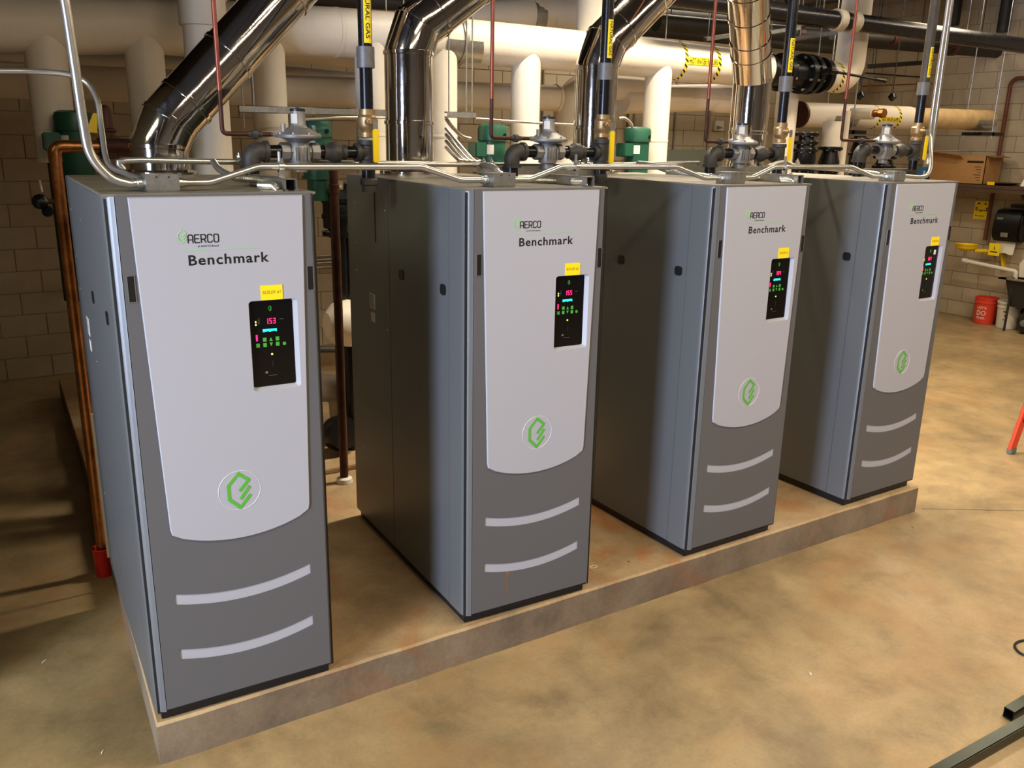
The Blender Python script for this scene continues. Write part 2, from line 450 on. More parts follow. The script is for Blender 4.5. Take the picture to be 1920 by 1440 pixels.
# concrete pad
pad = thing('equipment_pad', 'long raised concrete pad with rust stains under the four boilers', 'pad', (2.4, 2.5, ZF))
rnd = random.Random(3)
front = [(-.004, .014)]+[(x, .010+rnd.uniform(-.0025, .0025)) for x in np.arange(.15, 4.8, .11)]+[(4.853, .010)]
top = MB(); outline = front+[(4.86, 5.6), (.20, 5.6), (.079, 1.88)]
n = len(outline)
vs = [(x, y, -.012) for x, y in outline]+[(x+(.006 if i == 0 or i > len(front) else 0)*(1), y+(.008 if i < len(front) else 0), 0) for i, (x, y) in enumerate(outline)]
top.add(vs, [tuple(range(n, 2*n))]+[(i, (i+1) % n, n+(i+1) % n, n+i) for i in range(n)])
top.build('pad_top', M['pad'], pad, smooth=0)
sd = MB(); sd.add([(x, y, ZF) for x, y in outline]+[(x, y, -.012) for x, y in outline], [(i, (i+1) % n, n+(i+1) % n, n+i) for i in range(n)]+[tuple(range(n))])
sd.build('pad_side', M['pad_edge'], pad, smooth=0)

# ------------------------------------------------------------------ boilers
W = .713; D = 1.42; H = 2.0; RC = .045
boiler0 = thing('boiler', '', 'boiler', (0, 0, 0))
L_ = dict(root='local')
MB().box(.02, .035, 0, W-.02, D-.01, .05).build('base', M['black'], boiler0, bevel=.003, **L_)
MB().box(.006, .012, .045, W-.006, D-.006, H-.012).build('inner_casing', M['gap'], boiler0, smooth=0, **L_)
def corner_panel(side):
    """front side panel with the rounded front corner"""
    prof = [(0, .155), (0, RC)]+[(RC-RC*math.cos(a), RC-RC*math.sin(a)) for a in np.linspace(.15, PI/2-.05, 8)]+[(.036 if side < 0 else .022, 0.0)]
    prof = [(min(p[0], .036 if side < 0 else .022), p[1]) for p in prof]
    inner = [(prof[-1][0], .016), (.014, .04), (.014, .155)]
    pts = prof+inner
    if side > 0: pts = [(W-x, y) for x, y in pts]
    return MB().poly(pts, .052, H-.004, 'xy')
corner_panel(-1).build('corner_panel', M['greyside'], boiler0, **L_)
corner_panel(1).build('corner_panel', M['greyside'], boiler0, **L_)
for x0, x1 in ((0, .012), (W-.012, W)):
    for y0, y1 in ((.158, .833), (.836, D)):
        MB().box(x0, y0, .052, x1, y1, H-.004).build('side_panel', M['greyside'], boiler0, bevel=.002, **L_)
MB().box(.012, D-.012, .05, W-.012, D, H-.004).build('rear_panel', M['greyside'], boiler0, bevel=.001, **L_)
for y0, y1 in ((.005, .30), (.304, .833), (.837, D)):
    MB().box(0.001, y0, H-.006, W-.001, y1, H+.004).build('top_panel', M['topgrey'], boiler0, bevel=.002, **L_)
# side latches and screws, labels
for x in (-.004, W-.008):
    for y in (.215, .68):
        MB().poly(rrect(y-.027, 1.535, y+.027, 1.583, .016), x, x+.012, 'yz').build('side_latch', M['black'], boiler0, **L_)
mb = MB()
for y, z in ((1.3, 1.86), (1.3, 1.5), (1.25, .5), (.87, 1.25), (.87, 1.85), (1.3, 1.65)):
    mb.lathe([(.005, -.003), (.005, 0)], (0, y, z), (1, 0, 0), 8)
mb.build('screw', M['zinc'], boiler0, kind='stuff', **L_)
MB().box(-.002, 1.04, 1.325, 0, 1.115, 1.405).build('rating_label', M['wcard'], boiler0, smooth=0, **L_)
MB().box(-.002, 1.045, 1.255, 0, 1.10, 1.305).build('rating_label', M['wcard'], boiler0, smooth=0, **L_)
mb = MB()
for k in range(6): mb.box(-.0025, 1.05, 1.337+k*.011, -.0019, 1.105, 1.340+k*.011)
mb.build('label_print', M['text'], boiler0, smooth=0, **L_)

# door
DX0, DX1, DZ0 = .0385, .690, .060
def arc_slot(zc):
    def zt(x): t = (x-.364)/.260; return zc+.038*t*t
    xs = np.linspace(.104, .624, 15)
    lo = [(x, zt(x)-.0225) for x in xs]; hi = [(x, zt(x)+.0215) for x in xs[::-1]]
    return lo+hi
slotA = arc_slot(.478); slotB = arc_slot(.245)
def lx(z): return .075+(1.996-z)*(.036/1.22)
def rx(z): return .661-(1.996-z)*(.028/1.22)
arc = []
for t in np.linspace(-1, 1, 19):
    x = .372+t*.248; arc.append((x, .712+.050*t*t+.004*t**6))
inset = [(.076, 1.994), (lx(1.6), 1.6), (lx(1.2), 1.2), (lx(.80), .80), (.1155, .775)]+arc[1:-1]+[(.6285, .776), (rx(.80), .80), (rx(1.2), 1.2), (rx(1.6), 1.6), (.661, 1.994)]
def offs(poly, d):
    n = len(poly); out = []
    for i in range(n):
        a = Vector(poly[i-1]); b = Vector(poly[i]); c = Vector(poly[(i+1) % n])
        n1 = Vector((-(b-a).y, (b-a).x)).normalized(); n2 = Vector((-(c-b).y, (c-b).x)).normalized()
        q = (n1+n2); q = q/max(.4, q.length_squared/2) if q.length > 1e-6 else n1
        out.append(tuple(b+q*d))
    return out
rec = rrect(.443, 1.283, .621, 1.622, .014)
door = MB().holed([(DX0, DZ0), (DX1, DZ0), (DX1, H), (DX0, H)], [slotA, slotB, rec], 0, .014).build('door', M['grey'], boiler0, smooth=0, **L_)
MB().box(DX0+.004, .013, DZ0+.004, DX1-.004, .022, H-.004).build('door_liner', M['gap'], door, smooth=0, **L_)
for s_ in (slotA, slotB):
    MB().poly(s_, .0035, .013).build('curved_slot', M['light'], door, smooth=0, **L_)
# light panel, chamfered edge, with a recess for the controls
panel = MB()
bm_in = offs(inset, .004)
if abs(bm_in[3][0]-inset[3][0]) < .001 or bm_in[3][0] < inset[3][0]: bm_in = offs(inset, -.004)
panel.holed(bm_in, [rec], -.007, -.0065)
nn = len(inset)
panel.add([(a, -.007, b) for a, b in bm_in]+[(a, .001, b) for a, b in inset], [(i, (i+1) % nn, nn+(i+1) % nn, nn+i) for i in range(nn)])
ri = rrect(.449, 1.296, .606, 1.617, .006); k = len(rec)
panel.add([(a, -.007, b) for a, b in rec]+[(a, .0125, b) for a, b in ri], [(i, (i+1) % k, k+(i+1) % k, k+i) for i in range(k)])
lp = panel.build('light_front_panel', M['light'], door, **L_)
MB().poly(ri, .0095, .0125).build('control_panel', M['screen'], door, smooth=0, **L_)
def emblem(cx, cz, w, h, t, y, name, mt, par):
    P = [(.46, .56), (0, 1), (-.5, .38), (-.5, -.42), (0, -1), (.48, -.36)]
    mb = MB()
    cnt = [0]
    def st(a, b):
        cnt[0] += 1; y_ = y-cnt[0]*.00012
        a = Vector((cx+a[0]*w, 0, cz+a[1]*h/2)); b = Vector((cx+b[0]*w, 0, cz+b[1]*h/2)); a.y = b.y = y_
        d = (b-a).normalized(); mb.beam(a-d*t*.3, b+d*t*.3, t, .0012, (0, 1, 0))
    for i in range(5): st(P[i], P[i+1])
    st((.46, .56), (.04, .02)); st((.46, .14), (.06, -.46))
    mb.build(name, mt, par, smooth=0, **L_)
emblem(.3655, .907, .078, .136, .0120, -.0075, 'hexagon_emblem', M['green_mark'], door)
ring = MB(); cx, cz = .3665, .9085
for k in range(48):
    a0 = 2*PI*k/48; a1 = 2*PI*(k+1)/48
    ring.add([(cx+r*math.cos(a), y, cz+r*math.sin(a)) for a in (a0, a1) for r, y in ((.0765, -.007), (.078, -.0085), (.0795, -.007))], [(0, 1, 4, 3), (1, 2, 5, 4)])
ring.build('emblem_ring', M['ringl'], door, **L_)
emblem(.2355, 1.8605, .027, .043, .0032, -.0075, 'small_hexagon_emblem', M['green_pale'], door)
# squared logo letters
def strokes(name, letters, x0, z0, cw, ch, gap, t, mt, par):
    mb = MB(); x = x0
    for L in letters:
        for seg in L:
            for a, b in zip(seg[:-1], seg[1:]):
                A = Vector((x+a[0]*cw, -.0075, z0+a[1]*ch)); B = Vector((x+b[0]*cw, -.0075, z0+b[1]*ch)); d = (B-A).normalized()
                mb.beam(A-d*t*.4, B+d*t*.4, t, .0012, (0, 1, 0))
        x += cw+gap
    mb.build(name, mt, par, smooth=0, **L_)
LA = [[(0, 0), (0, .85), (.18, 1), (.82, 1), (1, .85), (1, 0)], [(0, .38), (1, .38)]]
LE = [[(1, 1), (.1, 1), (0, .9), (0, .1), (.1, 0), (1, 0)], [(0, .5), (.85, .5)]]
LR = [[(0, 0), (0, 1), (.8, 1), (1, .85), (1, .55), (.8, .42), (0, .42)], [(.55, .42), (1, 0)]]
LC = [[(1, .85), (.82, 1), (.18, 1), (0, .85), (0, .15), (.18, 0), (.82, 0), (1, .15)]]
LO = [[(.18, 0), (0, .15), (0, .85), (.18, 1), (.82, 1), (1, .85), (1, .15), (.82, 0), (.18, 0)]]
strokes('maker_lettering', [LA, LE, LR, LC, LO], .2545, 1.8385, .0152, .0265, .0062, .0034, M['text'], door)
text('maker_subline', 'A WATTS Brand', M['text'], door, .284, 1.8225, .071, .0065, -.0075, shear=.2, offset=.012)
MB().box(.236, -.0078, 1.8112, .527, -.007, 1.8128).build('green_rule', M['green_pale'], door, smooth=0, **L_)
text('model_lettering', 'Benchmark', M['text'], door, .2505, 1.7605, .2755, .036, -.0075, offset=.018, sp=1.12)
for x0, x1 in ((.0515, .0725), (.6665, .687)):
    MB().box(x0, -.003, 1.648, x1, .002, 1.735).build('door_latch', M['black'], door, bevel=.0015, **L_)
    MB().holed([(x0-.003, 1.645), (x1+.003, 1.645), (x1+.003, 1.738), (x0-.003, 1.738)], [[(x0, 1.648), (x1, 1.648), (x1, 1.735), (x0, 1.735)]], -.0025, .001).build('latch_frame', M['galv'], door, smooth=0, **L_)
# control panel details (panel glass plane y=.0095)
YS = .0088
def flat(name, mt, x0, z0, x1, z1, r=0):
    if r: MB().poly(rrect(x0, z0, x1, z1, r, 4), YS, YS+.001).build(name, mt, door, smooth=0, **L_)
    else: MB().box(x0, YS, z0, x1, YS+.001, z1).build(name, mt, door, smooth=0, **L_)
for x, z in ((.498, 1.473), (.545, 1.473), (.498, 1.453), (.545, 1.453), (.472, 1.453)): flat('button', M['green_dim'], x-.0065, z-.0075, x+.0065, z+.0075, .001)
flat('round_button', M['green_dim'], .5635, 1.4455, .5765, 1.4585, .0064)
for z, s_ in ((1.473, 1), (1.453, -1)):
    MB().poly([(.515, z-.007*s_), (.521, z+.007*s_), (.527, z-.007*s_)], YS, YS+.001).build('arrow_button', M['green_dim'], door, smooth=0, **L_)
flat('status_lamp', M['green_led'], .5185, 1.4125, .5255, 1.4195, .0034)
MB().box(.4665, YS, 1.470, .4725, YS+.001, 1.493).build('fire_level_lamp', M['red_led'], door, smooth=0, **L_)
for z in (1.541, 1.531): flat('mode_lamp', M['yellow_led'], .4665, z-.0035, .4715, z+.0035, .0024)
mb = MB()
for k, wd in enumerate((.011, .006, .012, .009, .010, .012, .008)):
    xx = .493+k*.0075; mb.box(xx, YS, 1.5015+(k % 3)*.001, xx+.0062, YS+.001, 1.512)
mb.build('text_display', M['cyan_led'], door, smooth=0, **L_)
emblem(.5235, 1.588, .010, .019, .0013, YS, 'screen_emblem', M['green_dim'], door)
MB().box(.5185, YS-.004, 1.368, .5265, YS, 1.392).build('toggle_switch', M['black'], door, bevel=.001, **L_)
mb = MB(); 
for z in (1.552, 1.546, 1.540, 1.534): mb.box(.476, YS, z, .484, YS+.001, z+.0008)
mb.box(.505, YS, 1.335, .535, YS+.001, 1.3358); mb.box(.556, YS, 1.545, .572, YS+.001, 1.546); mb.box(.494, YS, 1.345, .503, YS+.001, 1.352)
mb.build('screen_print', M['dgrey'], door, smooth=0, kind='stuff', **L_)

SEG = {'0': 'abcdef', '1': 'bc', '2': 'abged', '3': 'abgcd', '4': 'fgbc', '5': 'afgcd', '6': 'afgedc', '7': 'abc', '8': 'abcdefg', '9': 'abcfg'}
def digits(s, par):
    mb = MB(); w_, h_, t = .0085, .020, .0026
    for i, ch in enumerate(s):
        x = .506+i*.0135; z = 1.531
        G = {'a': (x, z+h_-t, x+w_, z+h_), 'g': (x, z+h_/2-t/2, x+w_, z+h_/2+t/2), 'd': (x, z, x+w_, z+t),
             'f': (x, z+h_/2, x+t, z+h_), 'b': (x+w_-t, z+h_/2, x+w_, z+h_), 'e': (x, z, x+t, z+h_/2), 'c': (x+w_-t, z, x+w_, z+h_/2)}
        for q in SEG[ch]: a = G[q]; mb.box(a[0], YS, a[1], a[2], YS+.001, a[3])
    mb.build('temperature_digits', M['red_led'], par, smooth=0, **L_)

BX = [(0, 0, -.0289), (1.3559, .0177, -.0376), (2.7343, .0042, .0056), (4.1042, .0201, .0082)]
BL = ['nearest and leftmost grey boiler, in front of the tall bare copper drain pipe',
      'second grey boiler from the left, with an orange rust drip on its lower curved slot',
      'third grey boiler from the left, standing between the rust-marked boiler and the rightmost boiler',
      'rightmost grey boiler at the far end of the pad, white sticker on its control screen']
boilers = [boiler0]
for i in range(1, 4): boilers.append(copy_tree(boiler0))
for i, b in enumerate(boilers):
    b.location = (BX[i][0], BX[i][1], 0); b.rotation_euler = (0, 0, BX[i][2]); b['label'] = BL[i]; b['category'] = 'boiler'; b['group'] = 'boilers on the concrete pad'
    dr = [c for c in b.children if c.name.startswith('door')][0]
    digits(('153', '155', '154', '107')[i], dr)
    MB().box(.489, -.0095, 1.6225, .568, -.007, 1.676).build('boiler_tag', M['yellow_b'], dr, smooth=0, **L_)
    text('tag_lettering', 'BOILER #%d' % (i+1), M['yellow_txt'], dr, .496, 1.6435, .064, .0135, -.0100)
MB().box(.558, .008, 1.565, .578, .009, 1.593).build('sticker', M['wcard'], [c for c in boilers[3].children if c.name.startswith('door')][0], smooth=0, **L_)
# rust drip on boiler two
dr = [c for c in boilers[1].children if c.name.startswith('door')][0]
rm = bpy.data.materials.new('rust_streak'); rm.use_nodes = True
nt = rm.node_tree; bs = nt.nodes['Principled BSDF']; bs.inputs['Base Color'].default_value = (*lin('A06C30'), 1); bs.inputs['Roughness'].default_value = .8
tcn = nt.nodes.new('ShaderNodeTexCoord'); ns = nt.nodes.new('ShaderNodeTexNoise'); ns.inputs['Scale'].default_value = 90; nt.links.new(tcn.outputs['Object'], ns.inputs['Vector'])
mp = nt.nodes.new('ShaderNodeMapRange'); mp.inputs['From Min'].default_value = .40; mp.inputs['From Max'].default_value = .62; mp.inputs['To Max'].default_value = .55
nt.links.new(ns.outputs['Fac'], mp.inputs['Value']); nt.links.new(mp.outputs['Result'], bs.inputs['Alpha'])
MB().poly([(.214, .232), (.238, .232), (.234, .21), (.229, .16), (.228, .09), (.2225, .09), (.222, .16), (.219, .21)], -.0006, -.0001).build('rust_streak', rm, dr, smooth=0, **L_)
MB().poly([(.208, .228), (.240, .230), (.236, .252), (.218, .250)], .0078, .0088).build('rust_spot', rm, dr, smooth=0, **L_)
# slider slot in boiler 2 side
MB().box(-.003, 1.008, 1.68, 0, 1.012, 1.93).build('side_slot', M['gap'], boilers[1], smooth=0, **L_)

# ------------------------------------------------------------------ flues
def ringat(mb, p, d, r, t=.012, dr=.006, seg=32):
    d = Vector(d).normalized(); mb.lathe([(r-.002, -t), (r+dr, -t*.7), (r+dr, t*.7), (r-.002, t)], p, d, seg)
FY = 1.30; FR = .128
FLU = [
    ('polished steel flue leaning right from the leftmost boiler', [(298, 274, FY), (318, 226, FY), (515, 8, FY), (640, -130, FY)], (.9, 1.75, 2.45)),
    ('polished steel flue rising upright behind the second boiler, bending right near the top', [(766, 100, FY), (782, 50, FY), (845, 0, FY), (1010, -125, FY)], (.6, 1.5, 2.4)),
    ('polished steel flue above the third boiler, half behind the third gas pipe', [(1119, 128, FY), (1137, 78, FY), (1213, 0, FY), (1330, -115, FY)], (.6, 1.5, 2.4)),
    ('polished steel flue above the rightmost boiler with spiral seams, leaning towards the viewer', [(1411, 150, FY), (1408, 100, FY-.07), (1403, 0, FY-.24), (1398, -90, FY-.40)], (.45, .9, 1.4)),
]
for i, (lab, pp, rings) in enumerate(FLU):
    P = [PY(u, v, y) for u, v, y in pp]
    if i == 3: pass
    base = Vector((P[0].x, FY, 2.004)); t = thing('flue_pipe', lab, 'flue', base, group='boiler flues')
    v0 = Vector((P[0].x, FY, P[0].z)); P[0] = v0
    # short sections, each its own part; a raised seam between them
    mb = MB(); mb.lathe([(FR+.035, 0), (FR+.035, .02), (FR+.006, .03), (FR+.006, .06)], base, (0, 0, 1), 32); mb.build('collar', M['chrome'], t)
    hs = [base.z+.055]
    if v0.z-hs[0] > .5: hs += [base.z+.27]
    hs += [v0.z]
    for a, b in zip(hs[:-1], hs[1:]):
        mb = MB(); mb.tube([(v0.x, FY, a), (v0.x, FY, b)], FR, 40); mb.build('pipe_section', M['chrome'], t)
    mb = MB(); mb.tube([v0-Vector((0, 0, .012)), v0, P[1], P[1]+(P[2]-P[1]).normalized()*.12], [FR]*4, 40); mb.build('elbow', M['chrome'], t, smooth=25)
    d2 = (P[2]-P[1]).normalized(); s0 = P[1]+d2*.12; L = (P[3]-s0).length; a = 0
    cuts = [0, .30, .72, 1.0, 1.4, L] if i < 3 else [0, .18, .36, .55, .8, L]
    for c0, c1 in zip(cuts[:-1], cuts[1:]):
        if c1 <= c0+.02: continue
        mb = MB(); mb.tube([s0+d2*c0, s0+d2*c1], FR, 40); mb.build('pipe_section', M['chrome'], t)
    for q, dd in [(Vector((v0.x, FY, h)), (0, 0, 1)) for h in hs[1:]]+[(P[1], (P[1]-v0).normalized()+d2)]+[(s0+d2*c, d2) for c in cuts[:-1]]:
        mb = MB(); ringat(mb, q, dd, FR); mb.build('clamp_band', M['chrome'], t)

# ------------------------------------------------------------------ gas lines, regulators, vent tubes
GY = .70
def fitting_tee(c, r, h, br, bl, mb=None):
    mb = mb or MB()
    mb.lathe([(r, -h), (r+.007, -h), (r+.007, -h+.02), (r, -h+.025), (r, h-.025), (r+.007, h-.02), (r+.007, h), (r, h)], c, (0, 0, 1), 20)
    mb.lathe([(r*.95, 0), (r*.95, bl-.022), (r+.006, bl-.018), (r+.006, bl), (r*.7, bl)], c, (-1, 0, 0), 20)
    return mb
GAS = [  # u at top, u at tee, coupling v, brass v, tee v, elbow u, axis v, drop v, marker v
    (688, 690, (88, 128), (205, 258), (262, 305), 470, 286, 352, (-40, 82), 560, 255),
    (1148, 1128, (118, 150), (215, 258), (262, 308), 960, 286, 318, (38, 110), 1028, 262),
    (1485, 1460, (142, 172), (230, 268), (270, 306), 1333, 289, 315, (72, 136), 1390, 268),
    (1744, 1715, (153, 178), (230, 264), (266, 300), 1612, 283, 312, (88, 145), 1660, 266)]
names = ['leftmost', 'second', 'third', 'rightmost']
for i, (ut, ue, cv, bv, tv, el, av, dv, mv, ru, rv) in enumerate(GAS):
    c = PY(ue, av, GY); x = c.x; zb = c.z; z = lambda v: PY(ue, v, GY).z
    r = .031
    lab = ['gas pipe dropping between the first two boilers, with capped drip leg and yellow lever',
           'gas pipe in front of the third flue, yellow valve lever at its bottom',
           'gas pipe beside the spiral seamed flue, in front of the black butterfly valve',
           'gas pipe farthest right, dull brown upper half, beside two bent conduits'][i]
    t = thing('gas_pipe', lab, 'pipe', (x, GY, 2.0), group='natural gas pipes above the boilers')
    MB().tube([(x, GY, z(cv[0])-.004), (x, GY, ZC)], r, 20).build('upper_pipe', M['black_pipe'] if i < 3 else mat('dusty_pipe', '4A4238', .5, .3, var=.4, scale=12), t)
    MB().lathe([(r, 0), (r+.009, 0), (r+.009, z(cv[0])-z(cv[1])), (r, z(cv[0])-z(cv[1]))], (x, GY, z(cv[1])), (0, 0, 1), 24).build('coupling', M['grey_coupling'], t, bevel=.002)
    MB().tube([(x, GY, z(bv[0])-.01), (x, GY, z(cv[1])+.004)], r-.002, 20).build('nipple', M['black_pipe'], t)
    h = z(bv[0])-z(bv[1]); b0 = z(bv[1])
    MB().lathe([(.028, 0), (.036, .002), (.036, h*.18), (.030, h*.22), (.040, h*.34), (.044, h*.42), (.044, h*.72), (.038, h*.78), (.036, h*.8), (.036, h), (.028, h)], (x, GY, b0), (0, 0, 1), 8 if False else 24, ref=(1, 0, 0)).build('ball_valve', M['brass'], t)
    vb = t.children[-1]
    sx = x-.014; zz = b0+h*.55
    st = MB(); st.lathe([(.014, .035), (.014, .058), (.009, .06), (.009, .072)], (sx, GY, zz), (0, -1, 0), 12); st.build('stem', M['brass'], vb)
    hb = MB(); y0 = GY-.072; hl = .05+(z(tv[0])-z(tv[1]))*.9
    hb.box(sx+.010, y0-.003, zz-.035, sx+.034, y0+.002, zz+.012)
    hb.build('lever_neck', M['galv'], vb, bevel=.001)
    mbh = MB(); mbh.poly(rrect(sx+.008, zz-.035-hl, sx+.036, zz-.03, .010), y0-.008, y0+.004)
    mbh.build('yellow_lever', M['yellow'], vb, bevel=.002)
    th = z(tv[0])-z(tv[1]); tc_ = Vector((x, GY, c.z))
    fitting_tee(tc_, .036, th/2+.004, 0, .062).build('tee', M['black_iron'], t)
    if i == 0:
        MB().tube([(x, GY, z(312)), (x, GY, z(336))], r, 20).build('drip_leg', M['black_pipe'], t)
        mb = MB(); mb.lathe([(.033, 0), (.033, .03), (.041, .034), (.041, .055), (.036, .062), (.033, .062)], (x, GY, z(360)), (0, 0, 1), 20); mb.build('pipe_cap', M['black_iron'], t)
    else:
        MB().tube([(x, GY, z(tv[1]+18)), (x, GY, z(tv[1])+.004)], r, 20).build('drip_leg', M['black_pipe'], t)
        mb = MB(); mb.lathe([(.033, -.05), (.036, -.045), (.036, 0), (.033, 0)], (x, GY, z(tv[1]+18)), (0, 0, 1), 20); mb.build('pipe_cap', M['black_iron'], t)
    rc = PY(ru, rv, GY); rx_ = rc.x
    # horizontal run: tee -> union -> regulator -> elbow -> down
    xe = BX[i][0]+.64 if i else PY(el, av, GY).x
    xe = PY(el, av, GY).x
    xl = x-.06
    MB().tube([(xl+.01, GY, c.z), (rx_+.075, GY, c.z)], .027, 18).build('horizontal_nipple', M['black_pipe'], t)
    xm = (xl+rx_+.075)/2-.008; un = MB(); hw = min(.052, (xl-rx_-.075)/2*.8)
    un.lathe([(.028, -hw), (.034, -hw), (.034, -hw*.6), (.045, -hw*.3), (.048, 0), (.045, hw*.4), (.034, hw*.6), (.034, hw), (.028, hw)], (xm, GY, c.z), (1, 0, 0), 18)
    un.build('reducer', M['black_iron'], t)
    MB().tube([(rx_-.07, GY, c.z), (xe+.05, GY, c.z)], .029, 18).build('horizontal_nipple', M['black_pipe'], t)
    eb = MB(); ep = fil([(xe+.075, GY, c.z), (xe, GY, c.z), (xe, GY, c.z-.078)], .052, 8)
    eb.tube(ep, .040, 20); eb.lathe([(.04, 0), (.046, 0), (.046, .018), (.04, .018)], (xe+.055, GY, c.z), (1, 0, 0), 20); eb.lathe([(.04, 0), (.046, 0), (.046, .018), (.04, .018)], (xe, GY, c.z-.078), (0, 0, 1), 20)
    eb.build('elbow', M['black_iron'], t)
    MB().tube([(xe, GY, 2.004), (xe, GY, c.z-.07)], .032, 20).build('drop_pipe', M['black_pipe'], t)
    # yellow marker wrapped on the pipe
    um = ut+(ue-ut)*.2
    z0, z1 = [PY(ut+(ue-ut)*v/270, v, GY).z for v in (mv[1], mv[0])]
    to = Vector((CAM.x-x, CAM.y-GY, 0)).normalized(); ang0 = math.atan2(to.y, to.x)
    offa = (.42, .75, .70, .95)[i]; am = ang0+offa
    def fn(a, b, x=x, am=am, z0=z0, z1=z1):
        q = am+(a-.5)*1.15; n_ = Vector((math.cos(q), math.sin(q), 0)); return Vector((x, GY, z0+(z1-z0)*b))+n_*(r+.0003), n_
    lb = MB().sheet(fn, 6, 1, .0008).build('gas_label', M['yellow_b'], t)
    nrm = Vector((math.cos(am), math.sin(am), 0)); tan = Vector((-nrm.y, nrm.x, 0))
    # local text frame: x -> down (-z), z -> tangent (rotated a quarter turn clockwise), y -> -normal
    L = z1-z0; th_ = .020
    R_ = Matrix.Identity(4)
    for k in range(3):
        R_[k][0] = (0, 0, -1)[k]; R_[k][1] = -nrm[k]; R_[k][2] = tan[k]
    oo = Vector((x-x, GY-GY, z1-2.0))+nrm*(r+.0016)
    for k in range(3): R_[k][3] = oo[k]
    text('gas_lettering', 'NATURAL GAS', M['text'], lb, L*.05, -th_/2, L*.88, th_, 0, rot=R_, offset=.012)
    # regulator
    g = thing('gas_regulator', 'cast metal gas regulator on the gas line above the %s boiler' % names[i], 'regulator', (rx_, GY, 2.0), group='gas regulators')
    zc = c.z; zd = max(PY(ru, rv, GY).z, zc+.055)
    b = MB(); b.lathe([(.030, -.085), (.030, -.06), (.045, -.055), (.050, -.02), (.050, .02), (.040, .04), (.07, zd-zc-.012), (.088, zd-zc-.006)], (rx_, GY, zc), (0, 0, 1), 24)
    b.lathe([(.032, -.085), (.040, -.085), (.040, -.05), (.034, -.045), (.034, .045), (.040, .05), (.040, .085), (.032, .085)], (rx_, GY, zc), (1, 0, 0), 8)
    for k in range(4): b.box(rx_-.03+k*.017, GY-.053, zc-.035, rx_-.024+k*.017, GY-.040, zc+.02)
    b.build('valve_body', M['alum'], g)
    b = MB(); b.lathe([(.06, -.010), (.096, -.008), (.098, -.001), (.098, .001), (.096, .006), (.085, .012), (.06, .025), (.045, .035)], (rx_, GY, zd), (0, 0, 1), 32)
    b.build('diaphragm_case', M['alum'], g)
    bolts = MB()
    for k in range(8):
        a = k*PI/4+.2; bolts.lathe([(.006, 0), (.006, .010)], (rx_+.089*math.cos(a), GY+.089*math.sin(a), zd+.004), (0, 0, 1), 6)
    bolts.build('case_bolts', M['zinc'], g, kind='stuff')
    MB().lathe([(.046, .030), (.036, .042), (.033, .05), (.031, .10), (.031, .105)], (rx_, GY, zd), (0, 0, 1), 24).build('spring_tower', M['alum'], g)
    MB().lathe([(.033, .103), (.033, .112), (.025, .114), (.008, .114), (.008, .119)], (rx_, GY, zd), (0, 0, 1), 20).build('cap', M['black'], g)
    MB().sheet(lambda a, bb, zd=zd, rx_=rx_: (Vector((rx_+.0325*math.cos(-PI*.95+a*1.0), GY+.0325*math.sin(-PI*.95+a*1.0), zd+.052+bb*.04)), Vector((math.cos(-PI*.95+a), math.sin(-PI*.95+a), 0))), 5, 1, .0006).build('data_label', M['wcard'], g)
    MB().lathe([(.010, .0), (.010, .045)], (rx_-.070, GY-.01, zd+.005), (0, 0, 1), 6).lathe([(.010, .0), (.010, .04)], (rx_+.068, GY, zd+.005), (0, 0, 1), 6).build('vent_boss', M['alum'], g, kind='stuff')
    MB().lathe([(.013, 0), (.013, .02), (.010, .02), (.010, .035)], (rx_-.088, GY, zd+.004), (-1, 0, 0), 6).build('vent_port', M['alum'], g)
CU = [(417, 248, 'beside the leaning flue'), (921, 262, 'crossing the big white header left of the third flue'), (1322, 266, 'in front of the hot water return label'), (1577, 262, 'in front of the black butterfly valve handle')]
for i, (u, v, s_) in enumerate(CU):
    ru, rv = GAS[i][9], GAS[i][10]
    c = PY(GAS[i][1], GAS[i][6], GY); rx_ = PY(ru, rv, GY).x; zd = max(PY(ru, rv, GY).z, c.z+.055)+.004
    x = PY(u, v, GY).x
    t = thing('vent_tube', 'thin reddish copper vent tube ' + s_, 'tube', (x, GY, zd), group='regulator vent tubes')
    zm = PY(u, 170 if i == 0 else 185, GY).z
    MB().tube([(x, GY, zm), (x, GY, ZC)], .0095, 12).build('upper_tube', M['copper_red'], t)
    MB().tube(fil([(x, GY, zm), (x, GY, zd), (rx_-.115, GY, zd)], .02, 6), .0093, 12).build('lower_tube', M['copper_dark'], t)
    xm = (x+rx_-.115)/2+.03
    MB().lathe([(.012, -.03), (.012, -.012), (.019, -.011), (.019, .011), (.012, .012), (.012, .03)], (xm, GY, zd), (1, 0, 0), 8).build('union_nut', M['black_iron'], t)

# ------------------------------------------------------------------ white insulated piping
HY = 2.8
hp = [(-.995, HY, 2.727), (0.2, HY, 2.775), (1.9, HY, 2.868), (4.2, HY, 2.875), (5.4, HY, 2.858), (6.03, HY, 2.853)]
HR = .155
t = thing('header_pipe', 'huge white insulated header pipe running across the whole back, labelled hot water return', 'pipe', (1.0, HY, 2.6))
sp = smoothp(hp, 5); MB().tube(sp, HR, 40).build('jacket', M['white'], t)
def hz(x):
    for a, b in zip(sp[:-1], sp[1:]):
        if a.x <= x <= b.x: return a.z+(b.z-a.z)*(x-a.x)/(b.x-a.x)
    return sp[-1].z
for u in (640, 870, 1160): 
    q = PY(u, 60, HY-.1); mb = MB(); mb.lathe([(HR-.002, -.012), (HR+.0035, -.01), (HR+.0035, .01), (HR-.002, .012)], (q.x, HY, hz(q.x)), (1, 0, 0), 40); mb.build('jacket_seam', M['white'], t)
